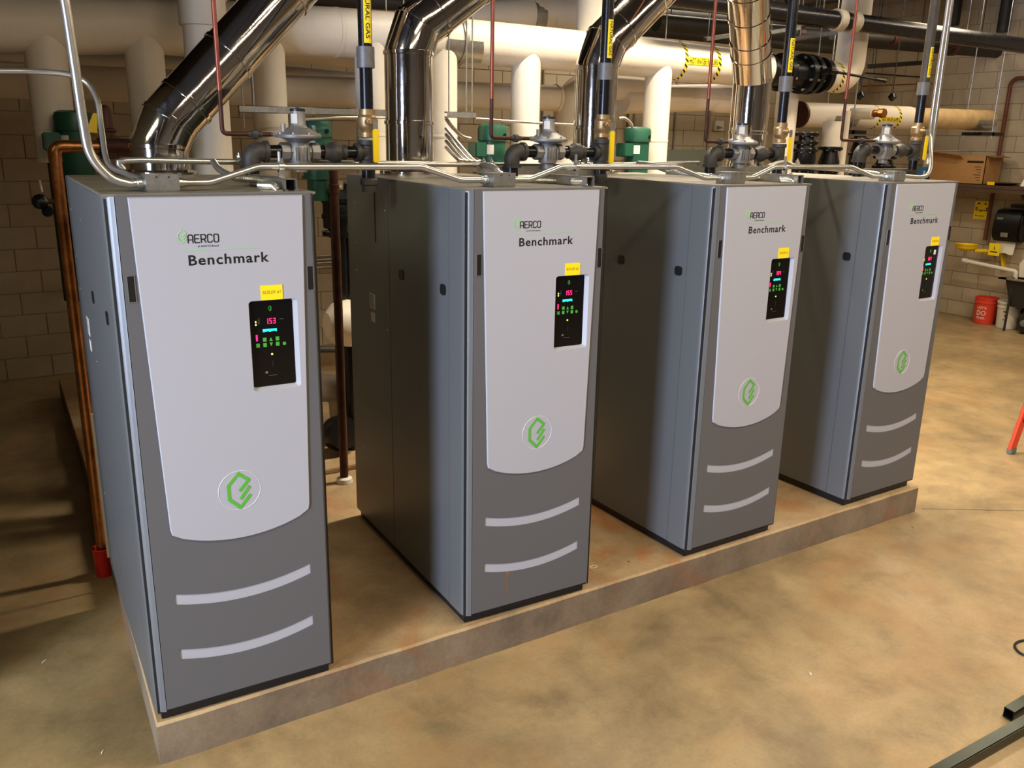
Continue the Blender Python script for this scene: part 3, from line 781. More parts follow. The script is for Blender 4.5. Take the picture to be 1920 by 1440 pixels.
def hazard(par, x, y, z, r, wd=.035, n=22, tilt=.0):
    mb = MB()
    for k in range(n):
        for q, mi in ((0, 0), (.58, 1)):
            a0 = 2*PI*(k+q)/n; a1 = 2*PI*(k+(.58 if q == 0 else 1))/n
            sk = .16
            P = []
            for a, dx in ((a0, -wd/2), (a1, -wd/2), (a1+sk, wd/2), (a0+sk, wd/2)):
                P.append((x+dx, y+r*math.cos(a), z+r*math.sin(a)))
            mb.add(P, [(0, 1, 2, 3)], mi)
    o = mb.build('hazard_band', [M['yellow_b'], M['text']], par, smooth=0); return o
def pipelabel(par, x0, x1, y, z, r, ac, dh, string, base):
    # curved yellow strip facing the camera with printed words, on a pipe along x
    n_ = Vector((0, math.cos(ac), math.sin(ac)))
    def fn(a, b):
        q = ac+(b-.5)*dh/r; nn_ = Vector((0, math.cos(q), math.sin(q))); return Vector((x0+(x1-x0)*a, y, z))+nn_*r, nn_
    lb = MB().sheet(fn, 1, 5, .0008).build('pipe_label', M['yellow_b'], par)
    tan = Vector((0, math.sin(ac), -math.cos(ac)))   # points up when ac ~ pi
    if tan.z < 0: tan = -tan
    R_ = Matrix.Identity(4); o = Vector((x0, y, z))+n_*(r+.0018+dh*dh/8/r)-base
    for k in range(3): R_[k][0] = (1, 0, 0)[k]; R_[k][1] = -n_[k]; R_[k][2] = tan[k]; R_[k][3] = o[k]
    L = x1-x0
    text('pipe_lettering', string, M['text'], lb, L*.03, -dh*.38, L*.94, dh*.76, 0, rot=R_, offset=.004, sp=1.08)
xa = PY(1288, 115, HY-HR).x; xb = PY(1350, 120, HY-HR).x
hazard(t, xa, HY, hz(xa), HR+.002); hazard(t, xb, HY, hz(xb), HR+.002)
pipelabel(t, xa+.02, xb-.02, HY, hz(xa), HR+.002, PI+.02, .062, 'HOT WATER RETURN', Vector(t.location))
# right end beyond the valve, turning up
xv0 = PY(1490, 140, HY-.15).x; xv1 = PY(1562, 140, HY-.1).x
e = thing('header_elbow', 'white insulated pipe turning upwards right of the black butterfly valve', 'pipe', (xv1+.3, HY, 2.6))
xe = PY(1600, 60, HY).x
up = fil([(xv1, HY, 2.845), (xe, HY, 2.83), (xe+.02, HY, ZC)], .26, 10)
MB().tube(up, .142, 36).build('jacket', M['white'], e)
hazard(e, PY(1584, 140, HY-.15).x, HY, 2.84, .145, n=20)
MB().lathe([(.14, 0), (.151, .002), (.151, .12), (.14, .122)], (xe+.01, HY, PY(1610, 62, HY).z), (0, 0, 1), 32).build('jacket_sleeve', M['white'], e)
# butterfly valve with flanges and a long handle
vx0 = 6.03; L = xv1-vx0
bv = thing('butterfly_valve', 'black flanged butterfly valve with a long black handle', 'valve', (vx0+L/2, HY, 2.7))
def flange(mb, c, ax, r, th, nb=8, br=.011, rin=.05):
    mb.lathe([(rin, -th/2), (r, -th/2), (r, th/2), (rin, th/2)], c, ax, 32)
def boltset(c, ax, r, L_b, nb=8, br=.012):
    mb = MB(); ax = Vector(ax).normalized(); ref = Vector((0, 0, 1)) if abs(ax.z) < .9 else Vector((1, 0, 0)); nx = ax.cross(ref).normalized(); ny = ax.cross(nx)
    for k in range(nb):
        a = 2*PI*(k+.5)/nb; mb.lathe([(br, -L_b/2), (br, L_b/2)], Vector(c)+(nx*math.cos(a)+ny*math.sin(a))*r, ax, 6)
    return mb
z_ = 2.845
for k, (f0, rr, ww) in enumerate(((.02, .16, .05), (.28, .17, .05), (.46, .13, .14), (.62, .18, .06), (.74, .18, .05), (.93, .165, .06))):
    mb = MB(); flange(mb, (vx0+L*f0, HY, z_), (1, 0, 0), rr, ww); mb.build('flange' if k != 2 else 'valve_body', M['cast_black'], bv)
MB().tube([(vx0+.01, HY, z_), (xv1, HY, z_)], .125, 28).build('spool', M['cast_black'], bv)
boltset((vx0+L*.68, HY, z_), (1, 0, 0), .155, .20).build('bolts', M['zinc'], bv, kind='stuff')
boltset((vx0+L*.28, HY, z_), (1, 0, 0), .148, .12).build('bolts', M['zinc'], bv, kind='stuff')
hs = PY(1556, 133, HY-.24); he = PY(1660, 152, HY-.42)
MB().tube([(hs.x-.02, HY-.1, hs.z-.02), hs], .03, 14).build('valve_neck', M['cast_black'], bv)
MB().tube([hs, hs+(he-hs)*.12, hs+(he-hs)*.15, he-(he-hs)*.2, he-(he-hs)*.19, he], [.028, .026, .012, .012, .019, .019], 14).build('handle', M['cast_black'], bv)

RIS = [(100, 'at the far left behind the green motor'), (280, 'behind the bottom of the leaning flue'), (505, 'just right of the leaning flue'), (695, 'hidden partly by the leftmost gas pipe'),
       (825, 'touching the right edge of the second flue'), (980, 'right of the green motor behind the second boiler'), (1225, 'right of the green motor behind the third flue')]
for u, s_ in RIS:
    q = PY(u, 230, HY)
    t = thing('riser_pipe', 'white insulated riser pipe ' + s_, 'pipe', (q.x, HY, 0), group='white risers below the header')
    zt = hz(q.x)
    zb0 = 2.02 if u == 100 else 0.0
    MB().tube([(q.x, HY-.03, zb0), (q.x, HY-.03, zt)], .112, 32).build('jacket', M['white'], t)
    if u == 100: MB().tube([(q.x, HY-.03, 1.2), (q.x, HY-.03, zb0)], .06, 20).build('bare_end', M['black_iron'], t)
    MB().tube(fil([(q.x, HY-.03, .0), (q.x, HY-.03, zt-.02), (q.x, HY+.02, zt)], .02, 3), .1135, 32).build('tee_cover', M['white'], t) if False else None
    MB().lathe([(.112, 0), (.1145, .002), (.1145, .018), (.112, .02)], (q.x, HY-.03, 2.2), (0, 0, 1), 32).build('jacket_seam', M['white'], t)
# riser that bends into the lower supply pipe
sy = 3.25
q = PY(1062, 240, 2.95)
q = PY(1062, 240, sy)
rs = thing('riser_pipe', 'white insulated riser curving right into the lower pipe behind the third flue', 'pipe', (q.x, 2.95, 0), group='white risers below the header')
zt = PY(1075, 160, sy).z
MB().tube(fil([(q.x, sy, 0), (q.x, sy, zt), (q.x+1.0, sy, zt+.02)], .24, 10), .115, 32).build('jacket', M['white'], rs)
def along(name, label, pts, r, mt, seg=28, cat='pipe', group=None, part='jacket'):
    t_ = thing(name, label, cat, pts[0], group=group)
    MB().tube(pts, r, seg).build(part, mt, t_); return t_
a = PY(842, 179, sy); b = PY(1045, 184, sy)
t = along('white_pipe', 'white insulated horizontal pipe between the second and third flues, below the header', [a-Vector((1.9, 0, .03)), b], .105, M['white'])
MB().lathe([(.1, 0), (.112, .003), (.112, .03), (.1, .033)], b-Vector((.03, 0, 0)), (1, 0, 0), 28).build('end_cap', M['white'], t)
a = PY(1165, 187, sy); b = PY(1378, 182, sy)
t = along('white_pipe', 'white insulated horizontal pipe under the hot water return label', [a, PY(1330, 183, sy), b], .12, M['white'])
MB().lathe([(.12, 0), (.134, .08), (.134, .3), (.12, .31)], PY(1335, 183, sy), (1, 0, 0), 28).build('bulge', M['white'], t)
# thin pipes close to the wall, left half
t = along('white_pipe', 'narrow white pipe low behind the leftmost risers', [(-.995, 3.6, PY(-60, 98, 3.6).z), PY(-60, 98, 3.6), PY(320, 117, 3.6), PY(730, 153, 3.6)], .046, M['white'], 16)
t = along('white_pipe', 'beige pipe peeking out just under the big header left of the second flue', [(-.995, 3.9, PY(-60, 70, 3.9).z), PY(-60, 70, 3.9), PY(560, 92, 3.9), PY(760, 116, 3.9)], .10, M['white'], 20)
t = along('duct_pipe', 'wide beige pipe low at the far left, in shade behind the risers', [(-.995, 4.2, PY(-80, 138, 4.2).z), PY(-80, 138, 4.2), PY(420, 160, 4.2)], .15, M['white'], 24)
# large pipe in front of the header at upper left
q = PY(392, 200, 2.25)
bp_ = thing('riser_pipe', 'large beige vertical pipe with a collar behind the leaning flue', 'pipe', (q.x, 2.25, 0), group='white risers below the header')
MB().tube([(q.x, 2.25, 0), (q.x, 2.25, ZC)], .112, 32).build('jacket', M['white'], bp_)
z0 = PY(380, 50, 2.25).z; MB().lathe([(.112, 0), (.128, .003), (.128, .14), (.138, .143), (.138, .17), (.112, .172)], (q.x, 2.25, z0), (0, 0, 1), 32).build('jacket_collar', M['white'], bp_)
# stub and elbow above the header centre
q = PY(1112, 60, HY)
u_ = thing('riser_pipe', 'bright white pipe rising from the header left of the third flue', 'pipe', (q.x, HY, 2.95), group='white risers below the header')
MB().tube([(q.x, HY, hz(q.x)+.05), (q.x, HY, 3.42)], .135, 32).build('jacket', M['white'], u_)
MB().tube(fil([(q.x, HY, 3.3), (q.x, HY, 3.52), (q.x+.6, HY+.7, 3.56)], .2, 8), .15, 32).build('elbow', M['white'], u_)
t = along('white_pipe', 'white insulated pipe with a loose jacket end above the header, left of the third flue', [PY(868, 40, 3.3), PY(960, 34, 3.3), PY(1085, 20, 3.3)], .14, M['white'])
MB().lathe([(.143, 0), (.146, .002), (.146, .10), (.143, .102)], PY(990, 32, 3.3), (1, 0, -.0), 28).build('hanger_strap', M['galv'], t)
MB().lathe([(.14, 0), (.165, .22), (.160, .22), (.135, 0)], PY(1030, 27, 3.3), (1, 0, .03), 28, caps=False).build('jacket_flare', M['white'], t)
# metal saddle and strap on the header
x0 = PY(838, 95, HY-.15).x; x1 = PY(905, 98, HY-.15).x
sd_ = thing('pipe_saddle', 'grey metal saddle strapped under the header right of the second flue', 'bracket', (x0, HY, 2.7))
MB().sheet(lambda a, b: (Vector((x0+(x1-x0)*a+(.03*b if a > .5 else 0), HY+(HR+.006)*math.cos(PI+.05+b*1.1), hz(x0)+(HR+.006)*math.sin(PI+.05+b*1.1))), Vector((0, math.cos(PI+b*1.1), math.sin(PI+b*1.1)))), 2, 8, .002).build('saddle', M['galv'], sd_)
xm = x0+(x1-x0)*.55
MB().sheet(lambda a, b: (Vector((xm+.035*(a-.5), HY+(HR+.012)*math.cos(PI*.5+b*PI), hz(x0)+(HR+.012)*math.sin(PI*.5+b*PI)-.0)), Vector((0, math.cos(PI*.5+b*PI), math.sin(PI*.5+b*PI)))), 1, 16, .003).build('strap', M['galv'], sd_)
MB().tube([(xm, HY, hz(x0)+HR+.01), (xm, HY, ZC)], .007, 8).build('hanger_rod', M['galv'], sd_)
# supply pipe, right
SY = 3.4
t = thing('supply_pipe', 'white insulated pipe labelled hot water supply, open dark flange at its left end', 'pipe', PY(1505, 215, SY))
a = PY(1500, 215, SY); b = PY(1702, 221, SY); c = PY(1852, 225, SY)
MB().tube([a, b], .127, 32).build('jacket', M['white'], t)
mb = MB(); mb.lathe([(.02, 0), (.135, 0), (.135, .03), (.128, .035)], a-Vector((.03, 0, 0)), (1, 0, 0), 32); mb.build('end_flange', mat('dark_red_flange', '3A1512', .5), t)
for u in (1652, 1690): q = PY(u, 219, SY-.13); hazard(t, q.x, SY, a.z+(b.z-a.z)*(q.x-a.x)/(b.x-a.x), .129, n=18)
x0 = PY(1652, 225, SY-.13).x; x1 = PY(1690, 225, SY-.13).x
pipelabel(t, x0+.02, x1-.02, SY, (a.z+b.z)/2+.01, .129, PI+.25, .055, 'HOT WATER SUPPLY', Vector(t.location))
t2 = thing('supply_pipe_extension', 'tan paper wrapped pipe continuing right of the hot water supply label', 'pipe', b)
MB().tube([b+Vector((.005, 0, 0)), c], .118, 28).build('jacket', M['paper'], t2)
for nm, uu, lab in (('pipe_hanger', 1572, 'black trapeze hanger with grey saddle under the hot water supply pipe'), ('pipe_hanger', 1835, 'black trapeze hanger at the right end of the tan paper wrapped pipe')):
    q = PY(uu, 240, SY); h = thing(nm, lab, 'bracket', (q.x, SY, q.z-.1), group='trapeze hangers')
    zc_ = a.z+(c.z-a.z)*(q.x-a.x)/(c.x-a.x)
    MB().sheet(lambda A, B, q=q, zc_=zc_: (Vector((q.x-.22+.4*A, SY+.131*math.cos(PI*1.02+B*PI*.7), zc_+.131*math.sin(PI*1.02+B*PI*.7))), Vector((0, math.cos(PI*1.02+B*PI*.7), math.sin(PI*1.02+B*PI*.7)))), 1, 8, .002).build('saddle', M['galv'], h)
    MB().box(q.x-.26, SY-.20, zc_-.19, q.x+.22, SY-.16, zc_-.15).box(q.x-.02, SY-.2, zc_-.19, q.x+.02, SY+.2, zc_-.15).build('cross_bar', M['cast_black'], h)
    for yy in (SY-.18, SY+.18): MB().tube([(q.x, yy, zc_-.22), (q.x, yy, ZC)], .007, 8).build('hanger_rod', M['galv'], h)
# copper stub on the supply pipe
q = PY(1604, 213, SY-.15)
s_ = thing('drain_stub', 'white sleeved copper stub sticking out of the supply pipe', 'pipe', q)
MB().tube([q+Vector((0, .05, 0)), q+Vector((.01, -.22, 0))], .062, 24).build('sleeve', M['white'], s_)
MB().tube([q+Vector((.01, -.22, 0)), q+Vector((.012, -.30, 0))], .038, 20).lathe([(.03, 0), (.047, 0), (.047, .05), (.02, .055)], q+Vector((.012, -.30, 0)), (0, -1, 0), 8).build('copper_plug', M['copper'], s_)
# white vertical and flanged check valves, right of third gas pipe
q = PY(1470, 250, 3.0)
t = along('riser_pipe', 'white vertical pipe right of the spiral seamed flue', [(q.x, 3.0, 0), (q.x, 3.0, 2.80)], .105, M['white'], group='white risers below the header')
q = PY(1594, 280, 3.0)
t = along('riser_pipe', 'narrow white vertical pipe under the hot water supply pipe', [(q.x, 3.1, 0), (q.x, 3.1, 2.55)], .045, M['white'], group='white risers below the header')
def flanged(label, u, v0, v1, y, r, parts, white_top=None):
    a = PY(u, v0, y); b = PY(u, v1, y)
    t = thing('flanged_valve', label, 'valve', (a.x, y, b.z), group='black flanged valves behind the boilers')
    L = a.z-b.z; mb = MB(); pr = []
    mb.lathe([(r*.6, 0), (r*.62, L*.1), (r*.85, L*.35), (r*.85, L*.6), (r*.62, L*.85), (r*.6, L)], (a.x, y, b.z), (0, 0, 1), 24); mb.build('valve_body', M['cast_black'], t)
    for f in parts:
        mb = MB(); flange(mb, (a.x, y, b.z+L*f), (0, 0, 1), r, .028); mb.build('flange', M['cast_black'], t)
        boltset((a.x, y, b.z+L*f), (0, 0, 1), r*.84, .045, 8, .011).build('bolts', M['zinc'], t, kind='stuff')
    MB().tube([(a.x, y, 0), (a.x, y, b.z+.01)], r*.5, 18).build('lower_spool', M['cast_black'], t)
    if white_top: MB().tube([(a.x, y, a.z), (a.x, y, a.z+white_top)], r*.8, 24).build('white_stub', M['white'], t)
    return t
flanged('black flanged valve between the third gas pipe and the narrow white pipe', 1513, 252, 330, 2.9, .125, (.06, .16, .62, .80, 1.0))
flanged('squat black flanged valve with a white stub on top, left of the narrow white pipe', 1557, 275, 345, 3.0, .125, (.1, .38, .95), .25)
flanged('black flanged valve half hidden behind the narrow white pipe', 1613, 255, 340, 3.3, .11, (.1, .6, .92))
flanged('black flanged valve behind the rightmost gas regulator', 1660, 292, 345, 3.0, .125, (.3, .6, .95))

# ------------------------------------------------------------------ dark pipes, beams and rods overhead
def line(name, label, p, q, r, mt, n=20, group=None, cat='pipe', bands=(), bandm=None):
    d = (q-p).normalized(); t = thing(name, label, cat, p, group=group); MB().tube([p, q], r, n).build('pipe', mt, t)
    for f in (.12, .9):
        c_ = p+(q-p)*f
        if c_.z < ZC-.1: MB().tube([c_, (c_.x, c_.y, ZC)], .006, 8).build('hanger_rod', M['steel_dark'], t)
    for f in bands:
        mb = MB(); mb.lathe([(r, -.05), (r+.016, -.045), (r+.016, .045), (r, .05)], p+(q-p)*f, d, 20); mb.build('coupling', bandm, t)
    return t
redc = mat('dark_red_coupling', '4A1712', .5)
bandw = mat('white_band', 'B8B0A0', .5)
yy = 2.48
line('black_pipe', 'thick black overhead pipe with white clamp bands, passing the top of the white elbow', PY(1240, -8, yy), PY(2000, 97, yy), .078, M['black_pipe'], bands=(.345, .378), bandm=bandw, group='dark overhead pipes')
yy = 4.1
line('black_pipe', 'dull black overhead pipe just under the banded one, dark red couplings', PY(1230, 42, yy), PY(1885, 98, yy), .085, M['steel_dark'], bands=(.33, .80, .985), bandm=redc, group='dark overhead pipes')
yy = 3.9
line('black_pipe', 'lower dull black pipe at the top right ending in a red cap', PY(1560, 66, yy), PY(1800, 80, yy), .05, M['steel_dark'], bands=(.45, .98), bandm=redc, group='dark overhead pipes')
yy = 4.4
line('black_pipe', 'brownish pipe left of the fourth flue, under the dark pipes', PY(1240, 45, yy), PY(1375, 60, yy), .05, mat('brown_pipe', '6A5A48', .5, var=.3), group='dark overhead pipes')  # one brown base colour with random noise variation
for k, (v0, v1, y_, r_) in enumerate(((2, 22, 4.9, .07), (22, 40, 5.4, .075), (60, 78, 5.0, .06))):
    line('black_pipe', ('upper', 'middle', 'lower')[k]+' of the three dark pipes between the third and fourth flues', PY(1200, v0-3, y_), PY(1560, v1+14, y_), r_, M['steel_dark'], group='dark overhead pipes')
line('black_pipe', 'dark pipe along the top edge between the leaning flue and second flue', PY(430, -14, 3.2), PY(860, 14, 3.2), .05, M['steel_dark'], group='dark overhead pipes')
# strut pieces overhead
def strut(label, p, q, up=(0, 0, 1), w_=.041, h_=.041, mt='galv'):
    t = thing('strut_channel', label, 'bracket', p, group='steel strut channels'); MB().channel(p, q, w_, h_, .003, up).build('channel', M[mt], t, smooth=0)
    if p.z > 2.2:
        for f in (.1, .9):
            c_ = p+(q-p)*f; MB().tube([c_, (c_.x, c_.y, ZC)], .005, 8).build('hanger_rod', M['galv'], t)
    return t
strut('steel strut channel rising to the right above the butterfly valve', PY(1490, 73, 3.6), PY(1588, 58, 3.1))
strut('short steel strut channel left of the third gas pipe, above the valve', PY(1440, 62, 3.7), PY(1500, 52, 3.5))
strut('steel strut channel left of the fourth flue above the header', PY(1322, 74, 3.2), PY(1375, 66, 3.2))
for (u0, v0, u1, v1, y_, s_) in ((1627, 125, 1727, 118, 4.6, 'dark steel bar at the upper right, below the black pipes'), (1622, 137, 1812, 151, 5.2, 'thin dark horizontal rod above the tan pipe')):
    p, q_ = PY(u0, v0, y_), PY(u1, v1, y_); t = thing('support_bar', s_, 'bracket', p)
    (MB().beam(p, q_, .03, .055) if v0 < 130 else MB().tube([p, q_], .010, 8)).build('bar', M['steel_dark'], t)
    for f in (.08, .92): c_ = p+(q_-p)*f; MB().tube([c_, (c_.x, c_.y, ZC)], .005, 8).build('hanger_rod', M['steel_dark'], t)
for k, (u, v, y_, s_) in enumerate(((1672, 190, 3.5, 'right of the narrow white pipe'), (1612, 188, 3.4, 'left of the narrow white pipe'), (1810, 80, 3.55, 'above the tan pipe')) ):
    p = PY(u, v, y_); rd = thing('hanger_rod', 'thin hanger rod '+s_, 'rod', p, group='thin hanger rods')
    MB().tube([p, (p.x, p.y, ZC)], .006, 8).build('rod', M['steel_dark'] if k < 2 else M['galv'], rd)
    if k < 2: MB().lathe([(.012, .0), (.045, .035), (.05, .05), (.02, .09)], p, (0, 0, 1), 14).build('knob', M['cast_black'], rd)
for k, (u, v, y_, s_) in enumerate(((724, 28, 2.9, 'left of the second flue'), (874, 230, 2.4, 'right of the second flue'), (1248, 74, 2.9, 'right of the third flue'), (1535, 105, 2.8, 'above the butterfly valve'), (458, 240, 2.4, 'beside the leftmost vent tube'), (757, 22, 2.9, 'touching the second flue'))):
    p = PY(u, v, y_); rd = thing('hanger_rod', 'thin galvanised hanger rod '+s_, 'rod', p, group='thin hanger rods'); MB().tube([p, (p.x, p.y, ZC)], .0055, 8).build('rod', M['galv'], rd)

# ------------------------------------------------------------------ green pump motors
def motor(label, u, vt, y, r, h, casing=True, plate=True):
    q = PY(u, vt, y); zt = q.z; x = q.x
    t = thing('pump_motor', label, 'pump', (x, y, zt-h), group='green pump motors')
    MB().lathe([(r*.96, 0), (r*.96, h*.70), (r*.93, h*.71)], (x, y, zt-h), (0, 0, 1), 32).build('motor_body', M['green'], t)
    MB().lathe([(r*1.0, h*.68), (r*1.06, h*.70), (r*1.06, h*.90), (r*.98, h*.97), (r*.7, h*1.0), (.001, h*1.0)], (x, y, zt-h), (0, 0, 1), 32).build('fan_cover', M['green'], t)
    MB().lathe([(r*.14, 0), (r*.14, .006)], Vector((x, y, zt-h*.2))+Vector((.35, -.94, 0))*r*1.055, (.35, -.94, 0), 14).build('cover_hole', M['cast_black'], t)
    MB().box(x-r*1.75, y-.07, zt-h*.62, x-r*.8, y+.05, zt-h*.34).build('junction_box', M['green'], t, bevel=.008)
    if plate: MB().sheet(lambda a, b: (Vector((x+r*.97*math.cos(-PI*.80+a*.5), y+r*.97*math.sin(-PI*.80+a*.5), zt-h*.56+b*h*.18)), Vector((math.cos(-PI*.8+a*.5), math.sin(-PI*.8+a*.5), 0))), 5, 1, .001).build('nameplate', M['wcard'], t)
    MB().lathe([(r*.75, -.16), (r*.75, -.02), (r*1.08, -.018), (r*1.08, 0)], (x, y, zt-h), (0, 0, 1), 28).build('bracket', M['green'], t)
    if not casing: return t
    MB().lathe([(.03, -.45), (.12, -.44), (.14, -.40), (.14, -.22), (.12, -.16), (.10, -.15)], (x, y, zt-h), (0, 0, 1), 24).build('pump_casing', M['cast_black'], t)
    MB().lathe([(.14, 0), (.14, .025), (.055, .03), (.055, zt-h-.44)], (x, y, 0), (0, 0, 1), 20).build('suction_pipe', M['cast_black'], t)
    return t
motor('dark green pump motor at the far left behind the copper pipe elbow', 134, 207, 2.6, .094, .36)
motor('green pump motor behind the leftmost gas regulator', 592, 224, 2.6, .098, .36, casing=False)
motor('green pump motor behind the second vent tube', 924, 233, 2.6, .105, .38)
motor('green pump motor right of the third flue', 1196, 238, 2.6, .105, .38)

# strut trapeze behind the first two boilers and conduits on it
strut('long steel strut behind the leftmost gas regulator, crossing the white risers', PY(447, 204, 2.35), PY(722, 212, 2.35), up=(0, -1, 0))
strut('steel strut ending right of the second flue', PY(836, 215, 2.35), PY(890, 216, 2.35), up=(0, -1, 0))
def conduit(label, pts, r=.012, mt='emt', seg=12, fl=0, group='galvanised conduits', name='conduit', cat='conduit', n=6):
    p = fil(pts, fl, n) if fl else smoothp(pts, n)
    t = thing(name, label, cat, pts[0], group=group); MB().tube(p, r, seg).build('tube', M[mt], t); return t
conduit('thin conduit crossing behind the third riser towards the third flue', [PY(890, 222, 2.4), PY(1000, 230, 2.4), PY(1140, 237, 2.4)], .009)
conduit('thin pale conduit above the green motor behind the leftmost regulator', [PY(572, 224, 2.3), PY(610, 222, 2.3), PY(640, 220, 2.3), PY(725, 221, 2.3)], .007)
for k in range(4):
    conduit(('first', 'second', 'third', 'fourth')[k]+' from the right of four sloping conduits right of the second flue', [PY(836, 240+k*12, 2.0), PY(885-k*9, 298, 1.8), PY(900-k*9, 302, 1.8)], .011, group='four sloping conduits')
conduit('conduit loop beside the green motor behind the second vent tube', [PY(836, 222, 2.4), PY(848, 238, 2.4), PY(866, 255, 2.4), PY(882, 260, 2.4)], .013, 'galv')
conduit('flexible conduit arching into the green motor right of the third flue', [PY(1160, 222, 2.5), PY(1172, 222, 2.5), PY(1183, 232, 2.5), PY(1186, 240, 2.5)], .012, 'galv')

# ------------------------------------------------------------------ conduits along the boiler fronts, junction boxes
CY = .12
CR = .0125
jb = []
for i, (u0, u1, vt, vb, s_) in enumerate(((276, 338, 328, 362, 'leftmost'), (905, 964, 326, 354, 'second'), (1345, 1397, 322, 346, 'third'), (1652, 1704, 317, 338, 'rightmost'))):
    a = PY(u0, vb-4, CY-.05); b = PY(u1, vb-4, CY-.05); z1 = 2.062
    wj = .105
    xc = BX[i][0]+(.205, .215, .215, .165)[i]
    t = thing('junction_box', 'galvanised junction box on top of the %s boiler front edge' % s_, 'box', (xc, CY, 2.004), group='junction boxes on the boilers')
    MB().box(xc-wj/2, CY-.05, 2.0045, xc+wj/2, CY+.05, z1).build('box_body', M['galv'], t, bevel=.002)
    MB().box(xc-wj/2-.002, CY-.053, 2.010, xc+wj/2+.002, CY-.05, z1+.001).build('cover_plate', M['galv'], t, bevel=.001)
    for sx in (-1, 1):
        MB().lathe([(.016, 0), (.019, .004), (.019, .02), (.015, .022), (.015, .034)], (xc+sx*wj/2, CY, 2.032), (sx, 0, 0), 12).build('connector', M['zinc'], t)
    for xx in (-.02, .02): MB().lathe([(.003, 0), (.003, .002)], (xc+xx, CY-.053, z1-.008), (0, -1, 0), 6).build('screw', M['text'], t)
    jb.append((xc-wj/2-.03, xc+wj/2+.03))
z0 = 2.032; zh = 2.085
def run(i, label):
    x0 = jb[i][1]; x1 = jb[i+1][0]
    xs_ = BX[i][0]+W-.10
    return conduit(label, [(x0, CY, z0), (xs_-.24, CY, z0), (xs_-.06, CY+.02, zh), (x1-.27, CY+.02, zh), (x1-.10, CY, z0), (x1, CY, z0)], CR, fl=.10)
run(0, 'bent conduit linking the junction boxes of the first and second boilers')
run(1, 'bent conduit linking the junction boxes of the second and third boilers')
run(2, 'bent conduit linking the junction boxes of the third and rightmost boilers')
# strut pieces at the right edges of the boilers carrying the conduit, with clamps
for i in range(3):
    xs_ = BX[i][0]+W-.075
    t = strut('short steel strut standing on the right front edge of the %s boiler' % names[i], Vector((xs_, .03, 2.026)), Vector((xs_-.02, .42, 2.026)), w_=.045, h_=.042)
    c = thing('conduit_clamp', 'zinc clamp holding the front conduit above the %s boiler' % names[i], 'clamp', (xs_, CY, 2.05), group='conduit clamps')
    MB().lathe([(.0125, -.010), (.019, -.010), (.019, .010), (.0125, .010)], (xs_, CY+.02, zh), (1, 0, 0), 14).build('ring', M['zinc'], c)
    MB().box(xs_-.010, CY+.012, 2.048, xs_+.010, CY+.028, zh-.012).box(xs_-.007, CY+.010, zh+.016, xs_+.007, CY+.03, zh+.03).build('foot', M['zinc'], c)
    MB().lathe([(.006, 0), (.006, .035)], (xs_-.005, CY+.02, zh+.02), (0, 0, 1), 6).build('bolt', M['zinc'], c)
# last box to the right: conduit turning up
xr = jb[3][1]
p1 = PY(1713, 318, .12)
conduit('inner of two silver conduits rising beside the rightmost gas pipe', [(xr, CY, z0), (PY(1733, 300, .2).x, .16, z0+.01), PY(1745, 262, .25), PY(1748, 215, .25), PY(1773, 40, .25), PY(1786, -60, .25)], .012, n=8)
conduit('outer of two silver conduits rising beside the rightmost gas pipe', [PY(1738, 308, .35), PY(1745, 285, .35), PY(1756, 215, .32), PY(1782, 20, .3), PY(1794, -60, .3)], .012, n=8)
# left: conduit coming down into the first box, and the thinner one behind it
conduit('thick silver conduit sweeping down from the ceiling at far left to the first junction box', [PY(105, -70, CY), PY(121, 0, CY), PY(141, 130, CY), PY(156, 230, CY), PY(170, 290, CY), PY(205, 331, CY), PY(240, 344, CY), (jb[0][0], CY, z0)], .0155, n=8)
conduit('thinner conduit entering from the left edge and bending down behind the thick one', [(-.995, .80, PY(-60, 131, .75).z), PY(-60, 131, .75), PY(60, 134, .75), PY(130, 140, .72), PY(163, 156, .7), PY(183, 190, .65), PY(190, 240, .6), PY(202, 305, .5), PY(235, 325, .4), PY(268, 338, .25), (jb[0][0], .15, z0+.005)], .0105, n=6)
# long straight conduit further back
zb = PY(700, 305, .52).z
conduit('long straight conduit running behind the regulators across the boiler tops', [PY(232, 318, .82), PY(236, 301, .82), PY(400, 303, .82), PY(700, 306, .82), PY(900, 309, .82), PY(1130, 309, .82), PY(1310, 306, .82)], .0125, n=4)
conduit('straight conduit piece behind the rightmost two boilers', [PY(1440, 312, .45), PY(1470, 304, .5), PY(1500, 312, .5), PY(1600, 320, .45), PY(1650, 327, .3)], .0125)
def flex(label, pts, r=.014, mt='galv'):
    P = smoothp(pts, 40); L = 0; dense = []; rr = []
    tot = sum((b-a).length for a, b in zip(P[:-1], P[1:])); n = int(tot/.0035); 
    # resample
    out = [P[0]]; acc = 0; step = tot/n; prev = P[0]; i = 1; rem = step
    while i < len(P):
        d = (P[i]-prev).length
        if d < rem: rem -= d; prev = P[i]; i += 1
        else: prev = prev+(P[i]-prev)*(rem/d); out.append(prev.copy()); rem = step
    rr = [r if k % 2 else r*.84 for k in range(len(out))]
    t = thing('flexible_conduit', label, 'conduit', pts[0], group='flexible metal conduits'); mb = MB(); mb.tube(out, rr, 10); mb.build('tube', M[mt], t, smooth=0)
    e = out[-1]; d = (out[-1]-out[-3]).normalized(); MB().lathe([(r*.9, -.005), (r*1.25, 0), (r*1.25, .02), (r*.9, .03)], e, d, 12).build('connector', M['zinc'], t)
    return t
flex('flexible conduit curling from the long conduit onto the leftmost boiler top', [PY(400, 303, .80), PY(412, 318, .62), PY(440, 332, .38), PY(480, 337, .30), PY(515, 343, .22)])
